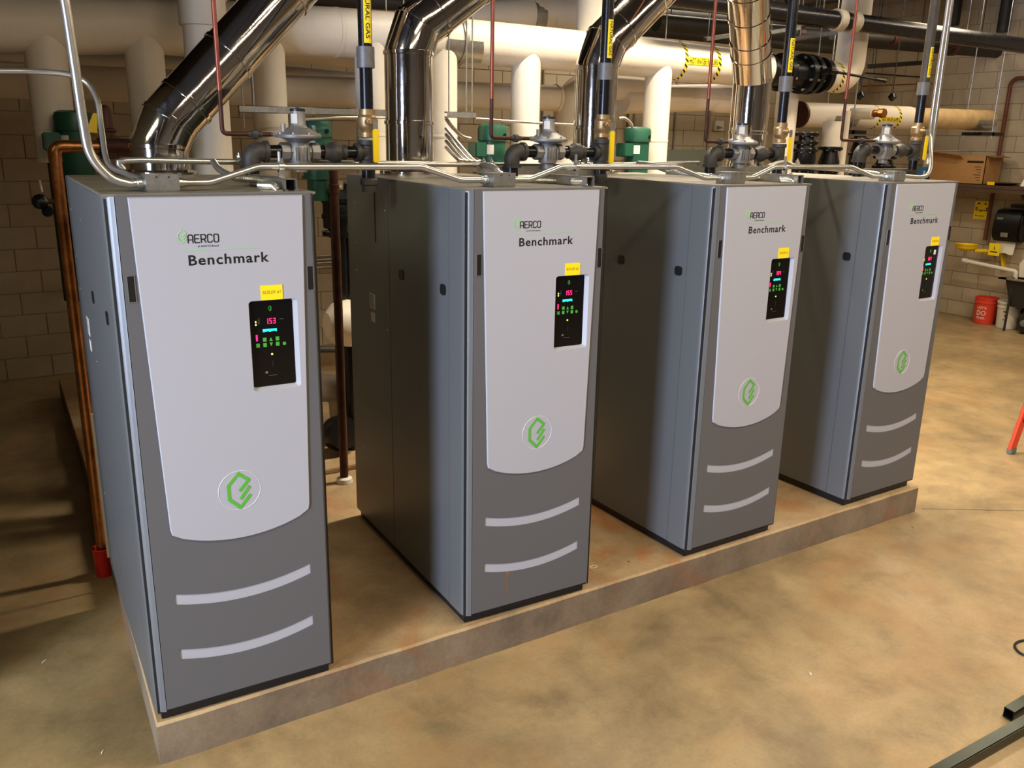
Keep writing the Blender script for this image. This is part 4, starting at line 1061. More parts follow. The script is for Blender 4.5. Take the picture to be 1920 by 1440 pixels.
flex('flexible conduit curving down behind the second junction box', [PY(903, 310, .8), PY(925, 313, .42), PY(938, 327, .33)])
flex('flexible conduit lying on the second boiler top right of its junction box', [PY(966, 337, .35), PY(1000, 338, .30), PY(1050, 340, .25), PY(1066, 346, .2)])
flex('flexible conduit sloping down on the third boiler top', [PY(1197, 306, .8), PY(1225, 310, .45), PY(1255, 320, .40), PY(1330, 331, .30)])
flex('flexible conduit right of the third junction box', [PY(1398, 333, .30), PY(1440, 333, .28), PY(1478, 330, .25)])
flex('flexible conduit left of the rightmost junction box', [PY(1590, 320, .35), PY(1625, 323, .3), PY(1650, 327, .25)])
for i in range(3):
    strut('long steel strut lying across the back of the %s boiler top' % names[i+1], PY((890, 1337, 1610)[i], (318, 318, 322)[i], .75), PY((1118, 1440, 1700)[i], (322, 318, 322)[i], .75), up=(0, -1, 0))
for i, u in enumerate((907, 921, 1085, 1100, 448, 1400, 1495)):
    q = PY(u, (304, 304, 302, 302, 297, 300, 304)[i], .82); c = thing('conduit_clamp', 'small zinc clamp number on the long rear conduit'.replace(' number', '')+(' left of the second elbow', ' touching the second elbow', ' left of the second gas valve', ' beside the second gas valve', ' by the leftmost elbow', ' behind the third regulator', ' beside the third gas pipe')[i], 'clamp', q, group='conduit clamps')
    MB().lathe([(.0125, -.007), (.018, -.007), (.018, .007), (.0125, .007)], q-Vector((0, 0, .012)), (1, 0, 0), 12).build('ring', M['zinc'], c)
    MB().lathe([(.005, 0), (.010, .002), (.010, .010), (.004, .012), (.004, .022)], q+Vector((0, 0, .002)), (0, 0, 1), 6).build('bolt', M['zinc'], c)
# small pull brackets on the boiler tops
for i, (x, y) in enumerate(((.58, .06), (1.98, .07), (3.32, .06))):
    t = thing('conduit_elbow', 'small silver elbow connector on the front of the %s boiler top' % names[i], 'connector', (x, y, 2.004), group='elbow connectors')
    MB().box(x-.05, y-.02, 2.004, x+.03, y+.02, 2.008).build('foot', M['zinc'], t)
    MB().tube(fil([(x-.045, y+.03, 2.022), (x, y, 2.022), (x+.012, y-.01, 2.006)], .015, 4), .014, 12).build('elbow', M['zinc'], t)

# ------------------------------------------------------------------ left side: copper drain pipe and things behind
cy = 1.78
cx = PY(140, 600, cy).x
ztop = PY(95, 274, cy).z
t = thing('drain_pipe', 'tall shiny bare copper pipe left of the nearest boiler, standing in a red cup', 'pipe', (cx, cy, ZF))
MB().tube(fil([(cx, cy, ZF+.02), (cx, cy, ztop), (cx+.14, cy, ztop)], .045, 8), .0275, 24).build('pipe', M['copper'], t)
mb = MB(); mb.tube(fil([(cx, cy, ztop-.075), (cx, cy, ztop), (cx+.075, cy, ztop)], .045, 8), .031, 24); mb.build('elbow_fitting', M['copper'], t)
MB().tube([(cx+.14, cy, ztop), (cx+.20, cy, ztop)], .034, 20).build('coupling', M['copper'], t)
q = PY(193, 1052, cy-.03); zc0 = ZF
MB().lathe([(.044, 0), (.046, .03), (.050, .16), (.052, .165), (.046, .165), (.040, .02)], (cx, cy, ZF+.001), (0, 0, 1), 24).build('red_cup', M['red'], t)
v_ = thing('relief_valve', 'brown brass relief valve at the top of the copper drain pipe', 'valve', (cx+.26, cy, 1.9))
MB().lathe([(.035, 0), (.045, .004), (.045, .05), (.030, .06), (.036, .10), (.036, .13), (.045, .135), (.045, .145), (.030, .15), (.026, .24), (.012, .26)], (cx+.25, cy+.02, ztop-.06), (0, 0, 1), 20).build('valve_body', M['copper_dark'], v_)
MB().tube([(cx+.20, cy, ztop), (cx+.36, cy+.03, ztop-.005)], .045, 20).build('inlet', M['copper_dark'], v_)
MB().poly([(cx+.15, ztop+.07), (cx+.19, ztop+.16), (cx+.21, ztop+.16), (cx+.20, ztop+.065)], cy-.002, cy+.002).build('yellow_tag', M['yellow'], v_, smooth=0)
q = PY(75, 378, 2.1); g = thing('gauge_valve', 'small black valve knob with a pale stem, left of the copper pipe top', 'valve', q)
MB().lathe([(.02, -.03), (.036, -.02), (.04, 0), (.036, .02), (.02, .03)], q, (.2, -1, .3), 16).lathe([(.02, -.02), (.03, 0), (.02, .02)], q+Vector((.03, 0, -.05)), (.2, -1, 0), 14).build('knob', M['cast_black'], g)
MB().tube([q+Vector((.03, .02, 0)), PY(150, 378, 2.5)], .012, 10).build('branch', M['copper_dark'], g)
MB().tube([PY(74, 338, 2.1), PY(79, 360, 2.1)], .006, 8).build('stem', M['ppl'], g)

# copper pipe between the first two boilers
q = PZ(646, 904, 0)
t = thing('copper_pipe', 'dark copper pipe standing on the pad in the gap between the first two boilers', 'pipe', (q.x, q.y, 0))
MB().tube([(q.x, q.y, 0), (q.x, q.y, 2.05), (q.x, q.y, PY(640, 300, q.y).z)], .027, 20).build('pipe', M['copper_dark'], t)
for v in (362,): MB().lathe([(.027, 0), (.033, .003), (.033, .05), (.027, .053)], (q.x, q.y, PY(635, v, q.y).z), (0, 0, 1), 18).build('coupling', M['copper_dark'], t)
MB().lathe([(.03, 0), (.055, .002), (.05, .03), (.03, .04)], (q.x, q.y, 0), (0, 0, 1), 18).build('floor_collar', M['ppl'], t)
# things seen through the gap
def P2(u, v, y): return PY(u, v, y)
t = flanged('black flanged valve high up in the gap between the first two boilers', 632, 345, 445, 2.75, .115, (.08, .4, .7, .98))
a = P2(640, 480, 2.75); MB().tube([(a.x+.05, 2.75, 0), (a.x+.05, 2.75, a.z+.2)], .05, 16).build('lower_pipe', M['cast_black'], t)
c = P2(655, 606, 2.62); t = thing('insulated_pump', 'white insulated round pump body low in the gap between the first two boilers', 'pump', (c.x, 2.62, 0))
MB().lathe([(.001, -.17), (.09, -.165), (.15, -.11), (.17, 0), (.15, .11), (.09, .165), (.001, .17)], c, (1, 0, 0), 28).build('insulation', M['white'], t)
MB().tube([c, (c.x, c.y, 0)], .05, 16).build('stand_pipe', M['cast_black'], t)
a, b = P2(596, 655, 4.2), P2(720, 655, 4.2); t = along('iron_pipe', 'dark horizontal pipe crossing low in the gap between the first two boilers', [a, b], .03, M['black_iron'], 14)
MB().tube([a, (a.x, a.y, ZF)], .02, 12).build('post', M['black_iron'], t)
e0 = P2(590, 725, 2.9); e1 = P2(640, 730, 2.9)
t = thing('white_elbow', 'white insulated elbow near the floor between the first two boilers', 'pipe', (e1.x, 2.9, 0))
MB().tube(fil([e0, e1, (e1.x+.02, 2.9, .02)], .14, 8), .105, 24).build('jacket', M['white'], t)
q_ = P2(637, 812, 2.5); t = thing('flanged_valve', 'black flanged disc low in the gap, left of the standing copper pipe foot', 'valve', (q_.x, 2.5, 0), group='black flanged valves behind the boilers')
MB().lathe([(.03, -.06), (.12, -.055), (.13, 0), (.12, .055), (.03, .06)], q_, (.3, -1, .25), 24).build('flange', M['cast_black'], t)
MB().tube([q_, q_+Vector((.12, .05, 0)), (q_.x+.12, q_.y+.05, 0)], .05, 16).build('leg_pipe', M['cast_black'], t)
for k, v in enumerate((478, 485, 491, 499)):
    a, b = P2(590, v, YB-.05), P2(700, v, YB-.05); z_h = (a.z+b.z)/2
    tt = thing('conduit', ('topmost', 'second', 'third', 'lowest')[k]+' of four wall conduits glimpsed between the first two boilers', 'conduit', (a.x, YB-.05, z_h), group='wall conduits behind the first gap')
    MB().tube([(a.x-.5, YB-.022, z_h), (b.x+.3, YB-.022, z_h)], .013, 10).build('tube', M['emt'], tt)
q_ = P2(636, 349, 2.45); t = thing('orange_label_box', 'small box with an orange label behind the first gap', 'gauge', q_)  # small box carrying a plain orange label, no emission
MB().box(q_.x-.03, 2.45, q_.z-.025, q_.x+.03, 2.52, q_.z+.03).build('housing', M['galv'], t, bevel=.004)
MB().box(q_.x-.018, 2.447, q_.z-.01, q_.x+.018, 2.45, q_.z+.008).build('face', mat('orange_label', 'F09A1E', .4), t, smooth=0)
MB().box(q_.x-.01, 2.50, q_.z-.3, q_.x+.01, 2.75, q_.z-.02).build('mount', M['cast_black'], t)
q_ = P2(655, 908, 2.1); t = thing('floor_curb', 'pale concrete curb piece behind the standing copper pipe', 'curb', (q_.x, q_.y, 0)); MB().box(q_.x-.3, 2.15, 0, q_.x+.25, 2.25, .035).build('curb', M['pad'], t, bevel=.006)
q_ = PY(180, 815, 1.6)
tg = thing('white_panel_strip', 'white strip standing behind the left edge of the nearest boiler', 'strip', (q_.x, 1.6, 0))
MB().box(q_.x-.015, 1.59, 0, q_.x+.05, 1.60, PY(175, 775, 1.6).z).build('strip', M['wcard'], tg)

# ------------------------------------------------------------------ back wall fittings
def wallbox(name, label, cat, u0, v0, u1, v1, d, mt, group=None):
    a = PY(u0, v0, YB-d); b = PY(u1, v1, YB-d); t = thing(name, label, cat, ((a.x+b.x)/2, YB-.005, b.z), group=group)
    MB().box(a.x, YB-d, b.z, b.x, YB-.005, a.z).build('case', mt, t, bevel=.006); return t, a, b
t, a, b = wallbox('alarm_box', 'small white box with a dark grille on the wall left of the fourth flue', 'box', 1342, 226, 1357, 245, .06, M['ppl'])
cxx = (a.x+b.x)/2; czz = (a.z+b.z)/2
mb = MB(); 
for k in range(3): mb.lathe([(.004, 0), (.03-.008*k, .002), (.03-.008*k, .004), (.004, .006)], (cxx-.04+.04*k, YB-.061, czz-.03), (0, -1, 0), 12)
mb.build('grille', M['dgrey'], t, kind='stuff')
t, a, b = wallbox('electrical_cabinet', 'grey green electrical cabinet low on the wall left of the fourth flue', 'cabinet', 1243, 281, 1345, 400, .25, M['dgrey'])
MB().box(a.x+.08, YB-.253, a.z-.42, a.x+.3, YB-.25, a.z-.12).build('paper_notice', M['wcard'], t, smooth=0)
MB().box(a.x+.02, YB-.256, b.z+.03, b.x-.02, YB-.25, a.z-.03).build('cabinet_door', M['dgrey'], t, bevel=.002)
for k, (u, s_) in enumerate(((1267, 'above the grey green cabinet'), (1331, 'touching the small white wall box'), (842, 'right of the second flue, low down'), (1190, 'behind the motor right of the third flue'), (1018, 'between the two middle risers'))):
    q = PY(u, 230, YB-.03); t = thing('conduit', 'vertical wall conduit '+s_, 'conduit', (q.x, YB-.02, 1.5), group='vertical wall conduits')
    MB().tube([(q.x, YB-.02, 2.05 if k == 0 else 1.2), (q.x, YB-.02, ZC)], .016, 10).build('tube', mat('painted_conduit', '8C8070', .5) if k == 0 else MATS['painted_conduit'], t)
for k, (u, s_) in enumerate(((1177, 'thin red pipe on the wall behind the third flue'), (844, 'thin brown pipe on the wall beside the second flue'))):
    q = PY(u, 180, YB-.03); t = thing('red_pipe', s_, 'pipe', (q.x, YB-.03, 1.2)); MB().tube([(q.x, YB-.05, 1.2), (q.x, YB-.05, ZC)], .014, 10).build('tube', M['rust_pipe'], t)
for k, u in enumerate((1884, 1800)):
    q = PX(u, 30, XR-.12) if k == 0 else PX(1790, 30, XR-.3)
    t = thing('black_pipe', ('dark vertical pipe at the top right corner near the wall', 'dark vertical pipe behind the twin silver conduits')[k], 'pipe', (q.x, q.y, 3.3), group='dark overhead pipes')
    z0_ = PX(1882, 60, XR-.12).z if k == 0 else PX(1786, 48, XR-.3).z
    MB().tube([(q.x, q.y, z0_), (q.x, q.y, ZC)], .075, 18).build('pipe', M['steel_dark'], t)
t = thing('heat_pipe', 'pale yellow thin horizontal pipe with copper end below the black bars', 'pipe', PY(1700, 158, 5.0))
MB().tube([PY(1616, 162, 5.0), PY(1806, 154, 5.0)], .010, 10).build('tube', M['copper'], t)
MB().tube([PY(1612, 160, 5.0), (PY(1612, 160, 5.0).x, 5.0, ZC)], .006, 8).build('rod', M['steel_dark'], t)

# ------------------------------------------------------------------ right wall
WX = XR-.004
def wpt(u, v, d=0): return PX(u, v, WX-d)
# rusty vertical pipe with elbow
a = wpt(1925, 146, .06); b = wpt(1896, 150, .06); c = wpt(1872, 285, .06)
t = thing('rust_pipe', 'rust red pipe running down the right wall behind the shelf', 'pipe', (WX-.06, b.y, .9))
MB().tube(fil([(WX-.06, a.y-.9, a.z), (WX-.06, b.y, a.z), (WX-.06, b.y, .95)], .10, 8), .026, 14).build('tube', M['rust_pipe'], t)
# shelf
s0 = PX(1785, 345, 11.6); zs = 1.725
t = thing('storage_shelf', 'long dark wooden shelf on the right wall behind the rightmost boiler', 'shelf', (11.7, 3.6, zs-.06))
MB().box(11.40, 1.2, zs-.045, WX, 4.75, zs).build('board', M['wood'], t, bevel=.004)
MB().box(11.405, 1.2, zs-.10, 11.43, 4.75, zs-.048).build('front_batten', M['wood'], t, bevel=.002)
for y in (2.0, 3.2, 4.4): MB().beam((11.45, y, zs-.05), (WX, y, zs-.40), .03, .03).box(WX-.03, y-.02, zs-.45, WX, y+.02, zs-.045).build('bracket', M['steel_dark'], t)
# cardboard box
y0, y1 = 3.72, 4.52; zb_ = zs; hb = .38
t = thing('cardboard_box', 'open cardboard box on the shelf with one flap tilted up', 'box', (11.65, 4.1, zs))
bx0, bx1 = 11.46, 11.86
mb = MB(); mb.box(bx0, y0, zb_, bx0+.008, y1, zb_+hb).box(bx1-.008, y0, zb_, bx1, y1, zb_+hb).box(bx0, y0, zb_, bx1, y0+.008, zb_+hb).box(bx0, y1-.008, zb_, bx1, y1, zb_+hb).box(bx0, y0, zb_, bx1, y1, zb_+.008)
mb.build('box_walls', M['card'], t, smooth=0)
MB().beam((bx0-.02, y0+.32, zb_+hb-.045), (bx0-.02, y1+.05, zb_+hb+.005), .19, .006, (.55, 0, 1)).build('front_flap', M['card'], t, smooth=0)
MB().beam((bx0+.2, y0, zb_+hb), (bx0+.2, y0-.12, zb_+hb-.02), .38, .005, (0, 0, 1)).build('side_flap', M['card_in'], t, smooth=0)
MB().box(bx0-.001, y0+.03, zb_+hb-.10, bx0, y0+.26, zb_+hb-.07).build('printed_bar', M['text'], t, smooth=0)
mb = MB()
for k in range(6): mb.box(bx0-.001, y0+.05, zb_+.05+k*.035, bx0, y0+.09+(k % 3)*.03, zb_+.06+k*.035)
mb.build('printed_lines', M['wood'], t, smooth=0, kind='stuff')
t = thing('paper_stack', 'white papers sticking up behind the cardboard box', 'paper', (11.78, 4.66, zs)); MB().box(11.62, 4.56, zs, 11.66, 4.74, zs+.40).build('sheets', M['wcard'], t, smooth=0); MB().beam((11.6, 4.52, zs+.43), (11.6, 4.15, zs+.44), .2, .004).build('top_sheet', M['wcard'], t, smooth=0)
t = thing('blue_packet', 'blue and white packet at the left end of the shelf', 'packet', (11.5, 4.62, zs)); MB().box(11.45, 4.56, zs, 11.52, 4.70, zs+.20).build('packet', M['blue'], t, bevel=.004); MB().box(11.4485, 4.58, zs+.02, 11.45, 4.61, zs+.15).build('white_print', M['wcard'], t, smooth=0)
t = thing('shallow_dish', 'flat dark dish with a small yellow tag on the shelf', 'dish', (11.56, 3.50, zs)); MB().lathe([(.10, 0), (.19, .03), (.20, .035), (.18, .035), (.09, .012), (.001, .012)], (11.6, 3.50, zs), (0, 0, 1), 24).build('dish', M['wood'], t); MB().box(11.395, 3.52, zs+.005, 11.398, 3.62, zs+.045).build('yellow_tag', M['yellow'], t, smooth=0)
t = thing('paper_sheet', 'crumpled white sheet leaning on the wall at the right end of the shelf', 'paper', (11.7, 3.1, zs)); MB().sheet(lambda A, B: (Vector((11.62+.12*B+.02*math.sin(A*7), 3.30-.45*A-.03*B, zs+B*(.22+.04*math.sin(A*3)))), Vector((-1, 0, .3))), 8, 5, .002).build('sheet', M['wcard'], t)
# eyewash sign
a = wpt(1829, 376, .01); b = wpt(1855, 413, .01)
ya, yb = a.y, wpt(1857, 378, .01).y; za, zb2 = a.z, b.z
t = thing('eyewash_sign', 'yellow sign with a black eyewash symbol on the right wall below the shelf', 'sign', (WX, (ya+yb)/2, zb2))
MB().box(WX-.012, yb, zb2, WX, ya, za).build('plate', M['yellow_b'], t, bevel=.004)
sx = WX-.0135; h = za-zb2; w_ = ya-yb; ym = (ya+yb)/2
mb = MB()
for s_ in (-1, 1):
    mb.poly([(ym+s_*w_*.22-w_*.11, zb2+h*.86), (ym+s_*w_*.22, zb2+h*.80), (ym+s_*w_*.22+w_*.11, zb2+h*.86), (ym+s_*w_*.22, zb2+h*.91)], sx, sx+.001, 'yz')
    mb.box(sx, ym+s_*w_*.36-w_*.03, zb2+h*.48, sx+.001, ym+s_*w_*.36+w_*.03, zb2+h*.66); mb.box(sx, ym+s_*w_*.30-w_*.05, zb2+h*.60, sx+.001, ym+s_*w_*.30+w_*.05, zb2+h*.64)
mb.box(sx, ym-w_*.36, zb2+h*.48, sx+.001, ym+w_*.36, zb2+h*.52); mb.box(sx, ym-w_*.03, zb2+h*.40, sx+.001, ym+w_*.03, zb2+h*.50)
mb.build('symbol', M['text'], t, smooth=0, kind='stuff')
Rw = Matrix(((0, 1, 0, 0), (-1, 0, 0, 0), (0, 0, 1, 0), (0, 0, 0, 1)))   # text x -> -y, normal -> -x
def wtext(name, s_, par, y_left, z0, width, height, x, mt):
    base = Vector(par.location); T = Matrix.Translation(Vector((x, y_left, z0))-base) @ Rw
    return text(name, s_, mt, par, 0, 0, width, height, 0, rot=T, offset=.01)
wtext('sign_lettering', 'Bradley', t, ya-w_*.15, zb2+h*.14, w_*.62, h*.10, sx, M['text'])
# paper towel dispenser
a = wpt(1868, 394, .22); b = wpt(1862, 448, .22); c = wpt(1920, 392, .22)
yl, yr = a.y+.02, a.y-.36; z0, z1 = b.z-.02, a.z+.02
t = thing('towel_dispenser', 'black paper towel dispenser with a white towel hanging out, right wall', 'dispenser', (WX-.12, (yl+yr)/2, z0))
prof = [(WX, z0), (WX-.17, z0), (WX-.22, z0+.06), (WX-.23, z0+.16), (WX-.22, z1-.10), (WX-.17, z1-.02), (WX-.08, z1), (WX, z1)]
MB().poly(prof, yr, yl, 'xz').build('housing', M['cast_black'], t, bevel=.02)
MB().box(WX-.235, yr+.13, z0+.05, WX-.215, yl-.13, z0+.13).build('window', M['galv'], t, bevel=.01)
MB().box(WX-.2335, yl-.14, z1-.14, WX-.222, yl-.06, z1-.11).build('grey_mark', M['dgrey'], t, smooth=0)
MB().sheet(lambda A, B: (Vector((WX-.12-.03*B, yl-.04-.27*A, z0-.17*B-.01*math.sin(A*9)*B)), Vector((-1, 0, 0))), 8, 3, .0015).build('paper_towel', M['wcard'], t)
MB().box(WX-.05, yr-.25, z1+.02, WX, yl-.12, z1+.06).build('top_bracket', M['black'], t)
# eyewash station
q = PX(1812, 462, WX-.34); qy = q.y; qz = q.z
t = thing('eyewash_station', 'yellow eyewash bowl on a wall arm above the red bucket', 'basin', (WX-.2, qy, qz-.1))
MB().lathe([(.02, -.07), (.06, -.065), (.13, -.02), (.145, .03), (.15, .035), (.135, .035), (.11, -.01), (.001, -.04)], (WX-.34, qy, qz), (0, 0, 1), 28).build('bowl', M['yellow'], t)
MB().tube([(WX-.30, qy-.10, qz-.05), (WX-.18, qy-.20, qz-.05), (WX-.01, qy-.22, qz-.05)], .028, 14).build('arm', M['yellow'], t)
MB().tube([(WX-.34, qy, qz-.06), (WX-.34, qy, qz-.19)], .02, 12).build('drain_stem', M['galv'], t)
MB().box(WX-.20, qy-.40, qz-.10, WX-.19, qy-.24, qz+.07).build('push_tag', M['yellow_b'], t, bevel=.004)
MB().box(WX-.2015, qy-.37, qz-.055, WX-.2, qy-.27, qz-.04).box(WX-.2015, qy-.327, qz-.02, WX-.2, qy-.317, qz+.03).build('push_mark', M['text'], t, smooth=0, kind='stuff')
MB().beam((WX-.03, qy-.34, qz-.03), (WX-.02, qy-.42, qz-.30), .03, .08, (1, 0, 0)).build('wall_bracket', M['yellow'], t)
pp = [(WX-.34, qy+.02, qz-.20), PX(1905, 509, WX-.30)]
MB().tube(fil([(WX-.34, qy, qz-.17), pp[0], pp[1], Vector(pp[1])+Vector((0, -.02, -.25))], .03, 5), .028, 14).lathe([(.036, -.03), (.036, .03)], Vector(pp[0])+Vector((0, -.04, 0)), (0, 1, .1), 14).build('white_drain_pipe', M['ppl'], t)
# tub
y1_ = PX(1886, 525, 11.45).y; zt_ = PX(1890, 524, 11.45).z
t = thing('utility_tub', 'dark plastic utility tub with a white splash panel at the right edge', 'sink', (11.65, y1_-.35, ZF))
mb = MB(); z_b = zt_-.36
def frus(mb, x0, x1, y0, y1, z0, X0, X1, Y0, Y1, z1):
    mb.add([(x0, y0, z0), (x1, y0, z0), (x1, y1, z0), (x0, y1, z0), (X0, Y0, z1), (X1, Y0, z1), (X1, Y1, z1), (X0, Y1, z1)], [(0, 3, 2, 1), (0, 1, 5, 4), (1, 2, 6, 5), (2, 3, 7, 6), (3, 0, 4, 7)])
frus(mb, 11.50, 11.86, y1_-.62, y1_-.08, z_b, 11.44, 11.92, y1_-.70, y1_, zt_); frus(mb, 11.52, 11.84, y1_-.60, y1_-.10, z_b+.02, 11.46, 11.90, y1_-.68, y1_-.02, zt_); mb.build('basin', M['sink'], t, smooth=0)
mb = MB(); mb.box(11.40, y1_-.74, zt_, 11.47, y1_+.08, zt_+.02).box(11.88, y1_-.74, zt_, 11.94, y1_+.08, zt_+.02).box(11.4, y1_-.03, zt_, 11.94, y1_+.08, zt_+.02).box(11.4, y1_-.74, zt_, 11.94, y1_-.68, zt_+.02); mb.build('rim', M['galv'], t)
for xx, yy_ in ((11.47, y1_-.08), (11.88, y1_-.08), (11.47, y1_-.64), (11.88, y1_-.64)): MB().tube([(xx, yy_, ZF), (xx, yy_, zt_)], .016, 10).build('leg', M['steel_dark'], t)
MB().poly([(y1_-.05, zt_+.02), (y1_-.03, zt_+.20), (y1_-.14, zt_+.36), (y1_-.60, zt_+.36), (y1_-.60, zt_+.02)], 11.66, 11.68, 'yz').build('splash_panel', M['ppl'], t, bevel=.004)
MB().lathe([(.03, 0), (.045, .01), (.045, .05), (.02, .06)], (11.43, y1_-.36, ZF+.16), (-1, 0, 0), 16).build('drain_cap', M['dgrey'], t)
MB().box(11.45, y1_-.80, ZF, 11.80, y1_-.24, ZF+.30).build('pump_block', M['sink'], t, bevel=.04)
# buckets
def bucket(name, label, u, v, mt, H_=.37, lid=False):
    q = PZ(u, v, ZF); q = Vector((q.x+.14, q.y, ZF)); t = thing(name, label, 'bucket', q, group=None)
    MB().lathe([(.128, 0), (.134, .005), (.148, H_*.78), (.156, H_*.79), (.156, H_*.82), (.149, H_*.83), (.150, H_*.95), (.157, H_*.96), (.157, H_*.985), (.150, H_), (.142, H_), (.126, .02), (.001, .01)], q, (0, 0, 1), 32).build('pail', mt, t)
    return t, q
t, q = bucket('red_bucket', 'orange red plastic bucket with white lettering by the right wall', 1833, 607, M['redb'])
for k, (s_, h_) in enumerate((("LET'S", .034), ('DO', .062), ('THIS.', .034))):
    pass
def btext(par, q, s_, rz, width, height, mt, ang, r=.142):
    n_ = Vector((math.cos(ang), math.sin(ang), 0)); tn = Vector((math.sin(ang), -math.cos(ang), 0)) ; 
    o = n_*(r)+Vector((0, 0, rz)); R_ = Matrix.Identity(4)
    if tn.dot(Rv) < 0: tn = -tn
    for k in range(3): R_[k][0] = tn[k]; R_[k][1] = -n_[k]; R_[k][2] = (0, 0, 1)[k]; R_[k][3] = o[k]
    return text('bucket_lettering', s_, mt, par, -width/2, 0, width, height, 0, rot=R_, offset=.02)
def curve_text(o, r0, slope):
    # wrap the flat lettering onto the pail
    pass
angc = math.atan2(CAM.y-q.y, CAM.x-q.x)
for s_, rz, wd, hh in (("LET'S", .215, .12, .034), ('DO', .125, .12, .068), ('THIS.', .07, .12, .034)):
    o = btext(t, q, s_, rz, wd, hh, M['wcard'], angc-.35, .137)
    ca = angc-.35; n_ = Vector((math.cos(ca), math.sin(ca), 0)); tn = Vector((-math.sin(ca), math.cos(ca), 0))
    for v in o.data.vertices:
        a_ = v.co.dot(tn)/.14; rr = .1355+.148*.0+(.0135/(.37*.78))*v.co.z+.0015
        d = n_*math.cos(a_)+tn*math.sin(a_); v.co = Vector((d.x*rr, d.y*rr, v.co.z))
t, q = bucket('white_bucket', 'white lidded plastic bucket with small red and black print, beside the red one', 1876, 616, M['ppl'], .36)
MB().lathe([(.152, -.02), (.162, -.018), (.162, .004), (.150, .012), (.13, .012), (.12, .006), (.001, .006)], q+Vector((0, 0, .36)), (0, 0, 1), 32).build('lid', M['ppl'], t)
def patch(par, q, a0, a1, z0, z1, mt, r=.142, H_=.36):
    MB().sheet(lambda A, B: (q+Vector(((.1345+.0135/(H_*.78)*(z0+(z1-z0)*B)+.001)*math.cos(a0+(a1-a0)*A), (.1345+.0135/(H_*.78)*(z0+(z1-z0)*B)+.001)*math.sin(a0+(a1-a0)*A), z0+(z1-z0)*B)), Vector((math.cos(a0), math.sin(a0), 0))), 6, 1, .0008).build('print', mt, par)
ac = math.atan2(CAM.y-q.y, CAM.x-q.x)-.25
patch(t, q, ac-.22, ac+.22, .228, .245, M['text']); patch(t, q, ac-.08, ac+.08, .17, .20, mat('red_print', '9A2A20', .5)); patch(t, q, ac-.2, ac+.2, .12, .13, MATS['red_print'])

# ------------------------------------------------------------------ ladder, steel tube, cable, floor details
f0 = PZ(1895, 850, ZF)
t = thing('step_ladder', 'orange fibreglass step ladder, only one foot showing at the right edge', 'ladder', (f0.x+.35, f0.y-.3, ZF))
def rail(a, b, w_=.075):
    MB().channel(a, b, w_, .03, .004, (0, -1, 0)).build('rail', M['orange'], t, smooth=0)
HT = 1.75
fx = f0.x; fy = f0.y; dx = .26
A0 = Vector((fx, fy, ZF+.03)); A1 = Vector((fx+dx*HT, fy-.05, ZF+HT))
B0 = Vector((fx, fy-.62, ZF+.03)); B1 = Vector((fx+dx*HT, fy-.45, ZF+HT))
C0 = Vector((fx+.95, fy-.02, ZF+.03)); C1 = Vector((fx+dx*HT+.06, fy-.08, ZF+HT)); D0 = Vector((fx+.95, fy-.60, ZF+.03)); D1 = Vector((fx+dx*HT+.06, fy-.42, ZF+HT))
for a, b in ((A0, A1), (B0, B1), (C0, C1), (D0, D1)): rail(a, b)
for p in (A0, B0, C0, D0): MB().box(p.x-.035, p.y-.022, ZF, p.x+.045, p.y+.022, ZF+.05).build('foot', M['dgrey'], t, bevel=.006)
for k in range(1, 6):
    f = k/6; a = A0+(A1-A0)*f; b = B0+(B1-B0)*f; MB().box(a.x-.01, b.y, a.z-.012, a.x+.07, a.y, a.z+.012).build('step', M['galv'], t, bevel=.003)
for k in (1, 3, 5):
    f = k/6; a = C0+(C1-C0)*f; b = D0+(D1-D0)*f; MB().tube([a, b], .012, 8).build('brace', M['galv'], t)
MB().box(fx+.06, fy-.03, ZF+.26, fx+.92, fy-.01, ZF+.29).build('spreader', M['black'], t)
MB().box(A1.x-.08, B1.y-.03, A1.z, A1.x+.14, A1.y+.03, A1.z+.04).build('top_cap', M['orange'], t, bevel=.01)

zt_ = ZF+.055
a = PZ(1735, 1448, zt_); b = PZ(1935, 1336, zt_); d = (b-a).normalized()
t = thing('steel_tube', 'dark glossy square steel tube lying on the floor at the bottom right corner', 'tube', (a.x, a.y, ZF))
nz = Vector((0, 0, 1)); mid = Vector((0, 0, -.0255))
p0 = a-d*.5+mid; p1 = b+d*.5+mid
sd2 = d.cross(nz).normalized()
p0 = p0+sd2*.012; p1 = p1+sd2*.012
MB().beam(p0, p1, .050, .050).build('tube_body', M['tubeblk'], t, bevel=.004)
c0 = PZ(1908, 1338, zt_)
t = thing('steel_tube', 'open end of a second square tube crossing behind the first, bottom right', 'tube', (c0.x, c0.y, ZF))
e0_ = c0-sd2*.035; e1_ = e0_-sd2*.02+d*.6; mb = MB(); dd = d; up_ = nz
for off, w_, h_ in ((Vector((0, 0, -.003)), .045, .004), (Vector((0, 0, -.047)), .045, .004)): mb.beam(e0_+off, e1_+off, w_, h_)
for s_ in (-1, 1): mb.beam(e0_+sd2*s_*.0205+Vector((0, 0, -.025)), e1_+sd2*s_*.0205+Vector((0, 0, -.025)), .004, .046)
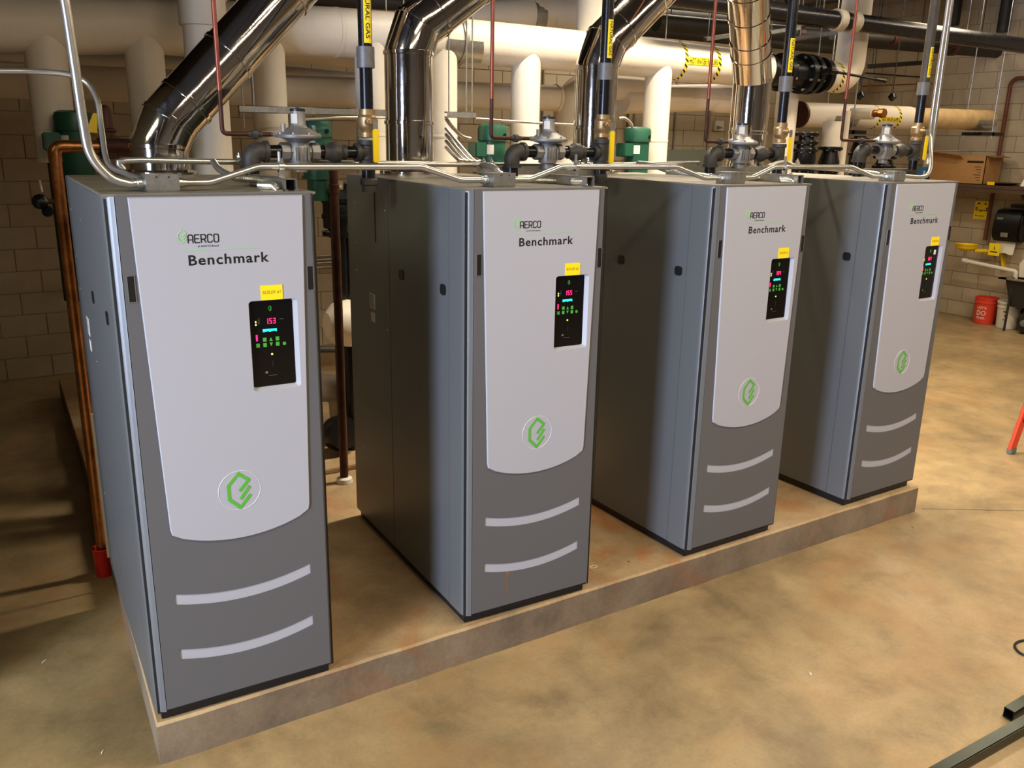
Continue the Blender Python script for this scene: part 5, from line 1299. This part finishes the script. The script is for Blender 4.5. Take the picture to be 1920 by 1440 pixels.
mb.build('tube_body', M['tubeblk'], t, smooth=0)
c = PZ(1930, 1217, ZF); t = thing('cable_loop', 'black cable loop lying on the floor at the right edge', 'cable', (c.x, c.y, ZF))
pts = [Vector((c.x+.085*math.cos(a_)*(1+.1*math.sin(2*a_)), c.y+.06*math.sin(a_), ZF+.006)) for a_ in np.linspace(.3, 2*PI-.2, 40)]+[Vector((c.x+.4, c.y-.03, ZF+.006))]
MB().tube(smoothp(pts, 3), .006, 8).build('cable', M['rubber'], t)
# control joint in the floor
fl = bpy.data.objects['floor']
a = PZ(1722, 954, ZF); b = PZ(1920, 958, ZF); mb = MB(); y_ = a.y; jsl = (b.y-a.y)/(b.x-a.x)
rj = random.Random(5); xs_ = np.arange(a.x+.02, a.x+4.2, .12)
for x0_, x1_ in zip(xs_[:-1], xs_[1:]): mb.beam((x0_, y_+rj.uniform(-.002, .002)+jsl*(x0_-a.x), ZF+.0006), (x1_+.004, y_+rj.uniform(-.002, .002)+jsl*(x1_-a.x), ZF+.0006), .004, .001)
mb.build('joint_line', M['gap'], fl, smooth=0, kind='stuff')
for k, (u, v, s_) in enumerate(((83, 1240, 'pale scrap on the dark floor left of the nearest boiler'), (192, 1410, 'tiny pale scrap near the bottom left pad corner'), (1519, 1262, 'tiny white scrap on the open floor right of centre'))):
    q = PZ(u, v, ZF); t = thing('paper_scrap', s_, 'scrap', q, group='scraps on the floor')
    MB().sheet(lambda A, B, q=q, k=k: (q+Vector(((A-.5)*(.022 if k == 0 else .012), (B-.5)*.010+(A-.5)*.02, .003*math.sin(A*3))), Vector((0, 0, 1))), 3, 1, .0006).build('scrap', M['wcard'], t)
# oval loop mark on the pad right of the second boiler
q = PZ(1113, 1063, 0); mb = MB(); n_ = 20
mb.tube([(q.x+.022*math.cos(a_), q.y+.012*math.sin(a_), .001) for a_ in np.linspace(0, 2*PI, n_)], .0025, 6)
t = thing('rubber_band', 'pale loop lying on the pad beside the second boiler', 'band', (q.x, q.y, 0)); mb.build('loop', M['ppl'], t)
